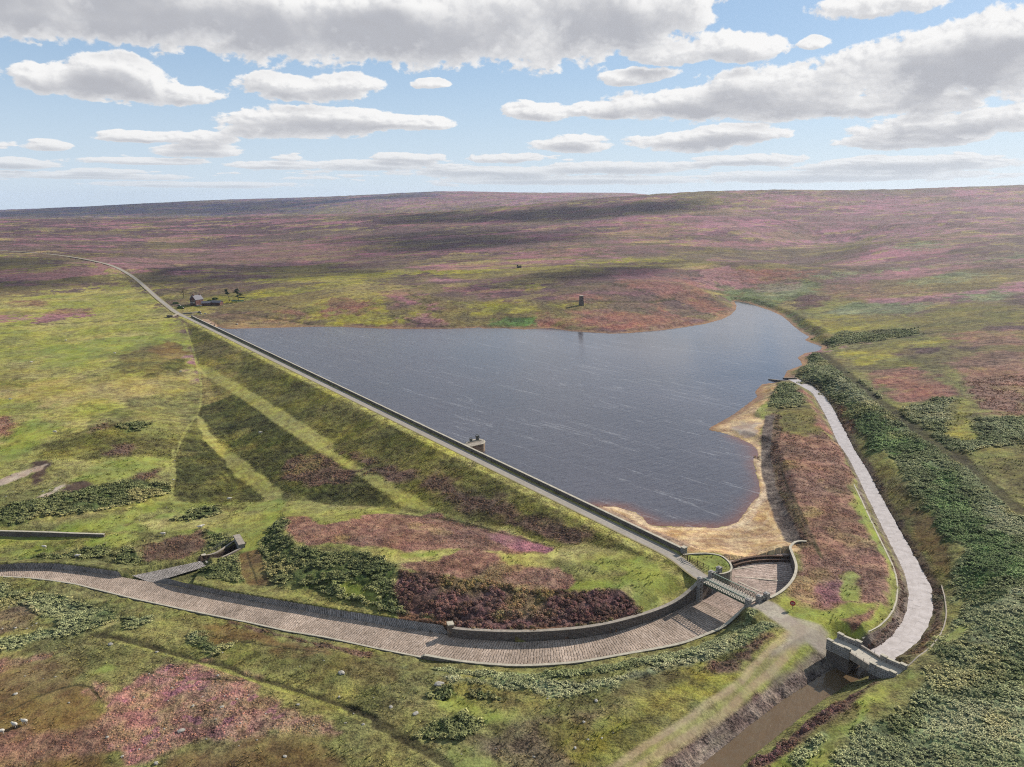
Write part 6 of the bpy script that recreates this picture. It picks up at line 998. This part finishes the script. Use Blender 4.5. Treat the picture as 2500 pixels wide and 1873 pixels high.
# ------------------------------------------------------------------ sheep: one woolly body, head and legs per animal
def sheep_mesh():
    mb = MB(); sp = [(-.62, 0, .62), (-.5, 0, .66), (-.25, 0, .68), (.1, 0, .66), (.36, 0, .68), (.5, 0, .78), (.62, 0, .82), (.74, 0, .74), (.84, 0, .64)]; mb.tube(sp, [.10, .24, .30, .31, .26, .17, .13, .12, .07], 10)
    for x in (-.42, .3):
        for y in (-.14, .14): mb.tube([(x, y, .62), (x + (.03 if x < 0 else 0), y, .3), (x - (.04 if x < 0 else 0), y, .0)], [.085, .05, .04], 6)
    for y in (-.1, .1): mb.tube([(.6, y * .9, .84), (.57, y * 2.1, .83)], [.045, .02], 5)
    return mb
sm = sheep_mesh().build('sheep', M['fleece'], smooth=True)
SH = [('N', 2, 1792, 200, 'white sheep cut by the left edge of the photo, lowest of the three'), ('N', 36, 1775, 160, 'white sheep walking left on brown moor, middle of the three lowest'), ('N', 60, 1767, 170, 'white sheep on brown moor at lower left, rightmost of its three'),
      ('9', 690, 112, 200, 'left sheep of a close pair on grass above the outlet cut'), ('9', 735, 92, 30, 'right sheep of a close pair on the grass above the outlet cut'), ('4', 233, 514, 170, 'white sheep on bright grass below the dry stone retaining wall'), ('4', 407, 572, 15, 'white sheep near the top edge of the pitched channel bank'),
      ('1', 62, 1296, 0, 'white sheep on straw grass at the left edge of the meadow'), ('1', 330, 1493, 190, 'white sheep on green grass above the dark bracken patch'), ('1', 188, 1074, 40, 'white sheep in the open meadow at far left'), ('1', 690, 1020, 180, 'white sheep left of the brown marsh patch'), ('1', 1083, 1131, 10, 'white sheep at the lower tip of the brown marsh patch'), ('1', 395, 942, 170, 'white sheep on green meadow well left of the brown marsh patch'), ('1', 1562, 1499, 0, 'white sheep on the dark dam slope between mown strips'), ('4', 1200, 261, 20, 'white sheep just below the dark triangular plot'), ('4', 855, 446, 190, 'white sheep on the slope left of the outlet cut heather')]
for k, (cr_, x, y, a, lab) in enumerate(SH):
    q = gp(cr_, (x, y))[0]; o = sm if k == 0 else sm.copy()
    if k: COL.objects.link(o)
    o.location = Vector((q[0], q[1], float(surf(q[0], q[1])[0][0]) + .03)); o.rotation_euler = (0, 0, R(a)); o.scale = (1.15,) * 3; tag(o, lab, 'sheep', 'sheep grazing the moor')

# ------------------------------------------------------------------ pale boulders lying about
def boulder(k):
    bm = bmesh.new(); bmesh.ops.create_icosphere(bm, subdivisions=2, radius=.5); r_ = random.Random(k); sx, sy, sz = .8 + r_.random() * .8, .7 + r_.random() * .4, .4 + r_.random() * .3
    for v in bm.verts:
        f_ = 1 + .35 * (r_.random() - .5); v.co = Vector((v.co.x * sx * f_, v.co.y * sy * f_, v.co.z * sz * f_))
    me = bpy.data.meshes.new('boulder'); bm.to_mesh(me); bm.free(); me.materials.append(M['rock']); return me
BM = [boulder(k) for k in range(6)]
def put_boulder(p, s, label, grp=None, k=0):
    o = bpy.data.objects.new('boulder', BM[k % 6]); COL.objects.link(o); z = float(surf(p[0], p[1])[0][0]); o.location = Vector((p[0], p[1], z + .1 * s)); o.scale = (s, s, s); o.rotation_euler = (0, 0, k * 1.7); tag(o, label, 'boulder', grp); return o
for k, (cr_, x, y, s, lab) in enumerate((('5', 585, 1228, 1.5, 'large flat pale boulder beside a dark bush in the near grass'), ('4', 578, 1015, 1.2, 'large grey boulder beside the dark ditch in the near grass'), ('4', 950, 1470, 1.0, 'largest pale boulder lying in the pink heather'), ('4', 818, 1640, .9, 'pale boulder on the brown moor at the bottom edge'), ('4', 80, 1275, 1.0, 'grey boulder by the bare pale patch at the left edge'), ('5', 72, 1165, 1.2, 'broad white boulder heap in rough grass near the channel kerb'), ('5', 460, 1380, .9, 'pale boulder near the ditch end left of the dark bush'), ('4', 1195, 1375, .1, ''), ('4', 1050, 405, .1, ''))):
    if lab: put_boulder(gp(cr_, (x, y))[0], s, lab, None, k)
PB = [('4', x, y) for x, y in ((130, 1180), (225, 1195), (290, 1185), (965, 1165), (985, 1165), (935, 1165), (815, 1255), (880, 1310), (1060, 1290), (1140, 1180), (1175, 1285), (1300, 1280), (1390, 1375), (1130, 1412), (860, 1460), (750, 1350), (700, 1290), (1160, 1345), (1240, 1300), (1080, 1510), (1345, 1515), (1570, 1128), (1695, 1100), (1165, 1060), (820, 1055), (870, 1065), (1805, 1425), (1900, 1432), (1640, 1440), (1850, 1370), (140, 930), (170, 915), (190, 905), (80, 930), (12, 935), (45, 815), (10, 810), (325, 835), (270, 860), (1780, 1165), (1800, 1170), (640, 1600), (730, 1565), (1250, 1545), (1490, 1600), (560, 1500), (360, 1320), (1010, 1340), (1560, 1330), (900, 1240), (780, 1170), (1260, 1430))] + \
     [('5', x, y) for x, y in ((240, 1293), (95, 1425), (190, 1432), (1495, 1478), (1435, 1503), (1362, 1512), (1295, 1555), (1150, 1297), (1405, 1310), (60, 1290), (330, 1340), (700, 1590), (880, 1560), (620, 1180), (900, 1300), (1210, 1340), (1080, 1600), (1340, 1420))] + [('4', x, y) for x, y in ((60, 130), (95, 125), (165, 105), (185, 95), (240, 75), (262, 78), (225, 215), (260, 205), (290, 195), (318, 187), (360, 182), (30, 240), (70, 215), (915, 55), (908, 153), (870, 298), (730, 365), (560, 250))]
for k, (cr_, x, y) in enumerate(PB):
    q = gp(cr_, (x, y))[0]; put_boulder(q, .28 + .42 * random.random() ** 2, 'small pale stone lying scattered in the rough grass and heather', 'pale stones scattered over the near moor', k)

# ------------------------------------------------------------------ scattered plants: fronds, heather domes and tussocks (uncountable ground cover)
def clump(name, mat, fn):
    mb = MB(); fn(mb); o = mb.build(name, mat); COL.objects.unlink(o); return o
def tintmat(name, var, transl=.25):
    m, nt, b = material(name, .85, .1); at_ = nt.n('ShaderNodeAttribute', attribute_name="tint"); at_.attribute_type = 'INSTANCER'; isl = nt.n('ShaderNodeNewGeometry').outputs['Random Per Island']
    nt.put(b.inputs['Base Color'], nt.scl(at_.outputs['Color'], nt.ramp(isl, 0, 1, 1 - var, 1 + var, False))); return m
MT = {'frond': tintmat('bracken_fronds', .35), 'dome': tintmat('heather_tops', .3), 'blade': tintmat('grass_tussock', .3)}
def fronds(mb):
    n = 9
    for k in range(n):
        a = k * 6.283 / n + random.random() * .5; L = .55 + .35 * random.random(); hh = .55 + .4 * random.random(); ca, sa = math.cos(a), math.sin(a); w = .2 + .1 * random.random()
        P = [(0.05, 0, .1), (L * .45, 0, hh), (L, 0, hh * .8)]; W_ = [.06, w, .04]; vs = []
        for (x, _, z), ww in zip(P, W_): vs += [(x * ca - ww * sa, x * sa + ww * ca, z), (x * ca + ww * sa, x * sa - ww * ca, z)]
        mb.add(vs, [(0, 1, 3, 2), (2, 3, 5, 4)])
def dome(mb):
    for k in range(16):
        a, e = random.random() * 6.283, math.acos(1 - random.random() * .95); d = np.array([math.cos(a) * math.sin(e), math.sin(a) * math.sin(e), math.cos(e)]); p = d * [.5, .5, .5] + [0, 0, .05]; s = .17 + .08 * random.random()
        x = np.cross(d, [.3, .2, .9]); x /= np.linalg.norm(x); y = np.cross(d, x); t = p + d * .14
        mb.add([p + x * s, p + y * s, p - x * s, p - y * s, t], [(0, 1, 4), (1, 2, 4), (2, 3, 4), (3, 0, 4)])
def blades(mb):
    for k in range(9):
        a = random.random() * 6.283; ca, sa = math.cos(a), math.sin(a); L, hh, w = .25 + .3 * random.random(), .3 + .35 * random.random(), .09
        mb.add([(-w * sa, w * ca, 0), (w * sa, -w * ca, 0), (L * ca, L * sa, hh)], [(0, 1, 2)])
def scatter(name, label, src, pts, nrm_scale, tint):
    me = bpy.data.meshes.new(name); me.vertices.add(len(pts)); me.vertices.foreach_set("co", pts.astype(np.float32).ravel())
    me.attributes.new("sz", 'FLOAT', 'POINT').data.foreach_set("value", nrm_scale.astype(np.float32)); me.attributes.new("tint", 'FLOAT_COLOR', 'POINT').data.foreach_set("color", np.concatenate([tint, np.ones((len(pts), 1))], 1).astype(np.float32).ravel())
    o = bpy.data.objects.new(name, me); COL.objects.link(o); ng = bpy.data.node_groups.new(name + "_nodes", 'GeometryNodeTree'); ng.interface.new_socket("Geometry", in_out='INPUT', socket_type='NodeSocketGeometry'); ng.interface.new_socket("Geometry", in_out='OUTPUT', socket_type='NodeSocketGeometry')
    g = NT(ng); gi, go = g.n('NodeGroupInput'), g.n('NodeGroupOutput'); jn = g.n('GeometryNodeJoinGeometry')
    for s in src[::-1]:
        oi = g.n('GeometryNodeObjectInfo'); oi.inputs[0].default_value = s; oi.inputs['As Instance'].default_value = True; ng.links.new(oi.outputs['Geometry'], jn.inputs[0])
    ip = g.n('GeometryNodeInstanceOnPoints'); ng.links.new(gi.outputs[0], ip.inputs['Points']); ng.links.new(jn.outputs[0], ip.inputs['Instance']); ip.inputs['Pick Instance'].default_value = True
    rv = g.n('FunctionNodeRandomValue', data_type='FLOAT_VECTOR'); rv.inputs[0].default_value = (-.15, -.15, 0); rv.inputs[1].default_value = (.15, .15, 6.283); ng.links.new(rv.outputs[0], ip.inputs['Rotation'])
    na = g.n('GeometryNodeInputNamedAttribute', data_type='FLOAT'); na.inputs[0].default_value = "sz"; ng.links.new(na.outputs[0], ip.inputs['Scale']); ng.links.new(ip.outputs[0], go.inputs[0])
    md = o.modifiers.new("plants", 'NODES'); md.node_group = ng; o['kind'] = 'stuff'; o['label'] = label; return o
def sample(density, ymax, classes, near_y=82):
    """random ground points with an even spacing of plants per square metre, thinning with distance"""
    n = int(density * .5 * 1.55 * (ymax ** 2 - near_y ** 2)); y = np.sqrt(near_y ** 2 + rng.random(n) * (ymax ** 2 - near_y ** 2)); x = (rng.random(n) * 2 - 1) * .78 * y
    z, c, col = surf(x, y); k = np.isin(c, [CI[q] for q in classes]) & (rng.random(n) < np.clip(170 / y, 0, 1) ** 1.3); return np.stack([x, y, z], 1)[k], c[k], col[k]
fr = [clump('frond_clump', MT['frond'], fronds) for _ in range(3)]; dm = [clump('heather_clump', MT['dome'], dome) for _ in range(3)]; bl = [clump('tussock_clump', MT['blade'], blades) for _ in range(3)]
p, c, t = sample(3.4, 520, ['bracken', 'brackenvivid', 'brackenpale', 'bush']); dn = fbm(p[:, 0], p[:, 1], 5, 3, 55); k = dn > np.where(c == CI['bush'], .38, .22); p, c, t, dn = p[k], c[k], t[k], dn[k]
sz = (.32 + .4 * rng.random(len(p))) * (.55 + .95 * dn) * np.where(c == CI['brackenpale'], .8, np.where(c == CI['bush'], 1.25, 1.)) * np.clip(p[:, 1] / 200, 1, 1.5); t = (.68 * t + .34 * t.mean(1, keepdims=True)) * [1.16, 1.12, .94]; scatter('bracken', 'thick green bracken covering the banks and slopes', fr, p - [0, 0, .12], sz, t * (1.45 + 1.2 * rng.random((len(p), 1)) ** 1.3) * [1.06, 1.0, .92])
p, c, t = sample(3.2, 340, ['darkheather', 'heather', 'brownheather', 'rustheather', 'pink', 'magenta', 'stonebank']); dn = fbm(p[:, 0], p[:, 1], 3, 2, 57); k = dn > np.where(c == CI['stonebank'], .66, np.where(c == CI['darkheather'], .42, .40)); p, c, t = p[k], c[k], t[k]
sz = (.4 + .6 * rng.random(len(p))) * np.where(c == CI['darkheather'], 1.25, np.where((c == CI['heather']) | (c == CI['magenta']) | (c == CI['pink']), .42, .6)) * np.clip(p[:, 1] / 200, 1, 1.6); t = np.where((c == CI['stonebank'])[:, None], lin((112, 80, 72)) / KDIV, t)
t = t * [1.08, 1.02, .9] * np.where(c == CI['magenta'], 1.2, 1.)[:, None]; scatter('heather', 'low bushes of purple and brown heather on the mound, embankment and banks', dm, p - [0, 0, .1], sz, t * (.95 + 1.0 * rng.random((len(p), 1))) * (1 + (rng.random((len(p), 3)) - .5) * [.25, .15, .3]))
p, c, t = sample(.8, 330, ['rough', 'olive', 'yellow', 'dam', 'plot', 'moor', 'brown', 'grass', 'vivid', 'meadow']); dn = fbm(p[:, 0], p[:, 1], 6, 3, 59); k = dn > np.where((c == CI['dam']) | (c == CI['rough']) | (c == CI['moor']), .46, .56); p, c, t = p[k], c[k], t[k]
scatter('rough_grass', 'tussocks of rough grass on the moor and dam slope', bl, p - [0, 0, .05], (.5 + .5 * rng.random(len(p))) * np.clip(p[:, 1] / 200, 1, 1.3), t * (1.1 + .9 * rng.random((len(p), 1))))

# ------------------------------------------------------------------ clouds overhead whose shadows lie on the moor
def cloudm():
    m = bpy.data.materials.new('cloud_vapour'); m.use_nodes = True; nt = NT(m.node_tree); m.node_tree.nodes.clear(); pos = nt.n('ShaderNodeNewGeometry').outputs['Position']; e = nt.n('ShaderNodeAttribute', attribute_name="edge").outputs['Fac']
    n = nt.noise(pos, .0045, 6, .62); a = nt.ramp(nt.m('ADD', e, nt.m('MULTIPLY', nt.m('SUBTRACT', n, .5), 1.5)), .05, .75)
    d = nt.n('ShaderNodeBsdfDiffuse'); d.inputs[0].default_value = (.85, .85, .86, 1); tl = nt.n('ShaderNodeBsdfTranslucent'); tl.inputs[0].default_value = (.8, .8, .82, 1); mx = nt.n('ShaderNodeMixShader'); mx.inputs[0].default_value = .5; nt.put(mx.inputs[1], d.outputs[0]); nt.put(mx.inputs[2], tl.outputs[0])
    tr = nt.n('ShaderNodeBsdfTransparent'); m2 = nt.n('ShaderNodeMixShader'); nt.put(m2.inputs[0], nt.m('MULTIPLY', a, .56)); nt.put(m2.inputs[1], tr.outputs[0]); nt.put(m2.inputs[2], mx.outputs[0]); o = nt.n('ShaderNodeOutputMaterial'); nt.put(o.inputs[0], m2.outputs[0]); return m
CM = cloudm()
SHADE = [(2600, pix('1', (-500, 215), (0, 158), (700, 118), (1500, 96), (2212, 74)) + pix('2', (560, 50), (800, 66), (620, 84), (300, 95), (330, 118), (100, 130), (0, 165)) + pix('1', (1500, 190), (0, 205), (-500, 225))),
         (1100, pix('1', (-500, 430), (0, 425), (450, 445), (700, 510), (830, 590), (620, 600), (300, 640), (0, 680), (-500, 690))),
         (1500, pix('2', (200, 300), (700, 265), (1200, 265), (1750, 300), (1600, 345), (1000, 395), (500, 445), (250, 390))),
         (1900, pix('2', (0, 190), (700, 165), (1350, 132), (1950, 85)) + pix('3', (200, 70), (420, 85), (540, 110), (380, 160), (0, 190)) + pix('2', (1600, 215), (1000, 235), (400, 240))),
         (1200, pix('2', (1150, 540), (1500, 495), (2212, 450)) + pix('3', (150, 480), (100, 515)) + pix('2', (2100, 540), (1600, 590), (1250, 585))),
         (1300, pix('1', (1400, 470), (2000, 460), (2212, 500)) + pix('2', (500, 520), (300, 560)) + pix('1', (1900, 560), (1400, 545)))]
for k, (alt, P) in enumerate(SHADE):
    g_ = G(P); t = (alt - g_[:, 2]) / sdir[2]; pl = (g_ + sdir * t[:, None])[:, :2]; L = np.ptp(pl, axis=0).max(); v, f_ = cdt(resample(np.vstack([pl, pl[:1]]), L / 40)[:-1], L / 34); i, d = sdf(v[:, 0], v[:, 1], pl, 10); e = np.zeros(len(v)); e[i] = np.clip(d / min(420, L * .16), 0, 1)
    vs = [(x, y, alt + 90 * math.sqrt(q) * (1 + .5 * math.sin(x * .011) * math.sin(y * .013))) for (x, y), q in zip(v, e)] + [(x, y, alt - 8 * q) for (x, y), q in zip(v, e)]; n = len(v)
    me = bpy.data.meshes.new('cloud'); me.from_pydata(vs, [], f_ + [tuple(q + n for q in t_[::-1]) for t_ in f_]); me.attributes.new("edge", 'FLOAT', 'POINT').data.foreach_set("value", np.r_[e, e].astype(np.float32)); me.materials.append(CM)
    o = bpy.data.objects.new('cloud', me); COL.objects.link(o); o['kind'] = 'structure'; o['label'] = 'broad drifting cloud over the moor casting shade on the hillside'

# ------------------------------------------------------------------ the air between
hz_ = bpy.data.materials.new('haze'); hz_.use_nodes = True; nt = NT(hz_.node_tree); hz_.node_tree.nodes.clear(); pv = nt.n('ShaderNodeVolumePrincipled'); pv.inputs['Color'].default_value = (.66, .77, 1, 1); pv.inputs['Density'].default_value = 3.4e-5; pv.inputs['Anisotropy'].default_value = .3
o = nt.n('ShaderNodeOutputMaterial'); nt.put(o.inputs['Volume'], pv.outputs[0])
zmin, zmax = float(gz.min()) - 1, max(float(gz.max()), CAMZ) + 6
hb_ = MB().box((0, 3700, (zmin + zmax) / 2), (17000, 7800, zmax - zmin)).build('haze', hz_); hb_['kind'] = 'stuff'; hb_['label'] = 'thin pale haze over the moor'
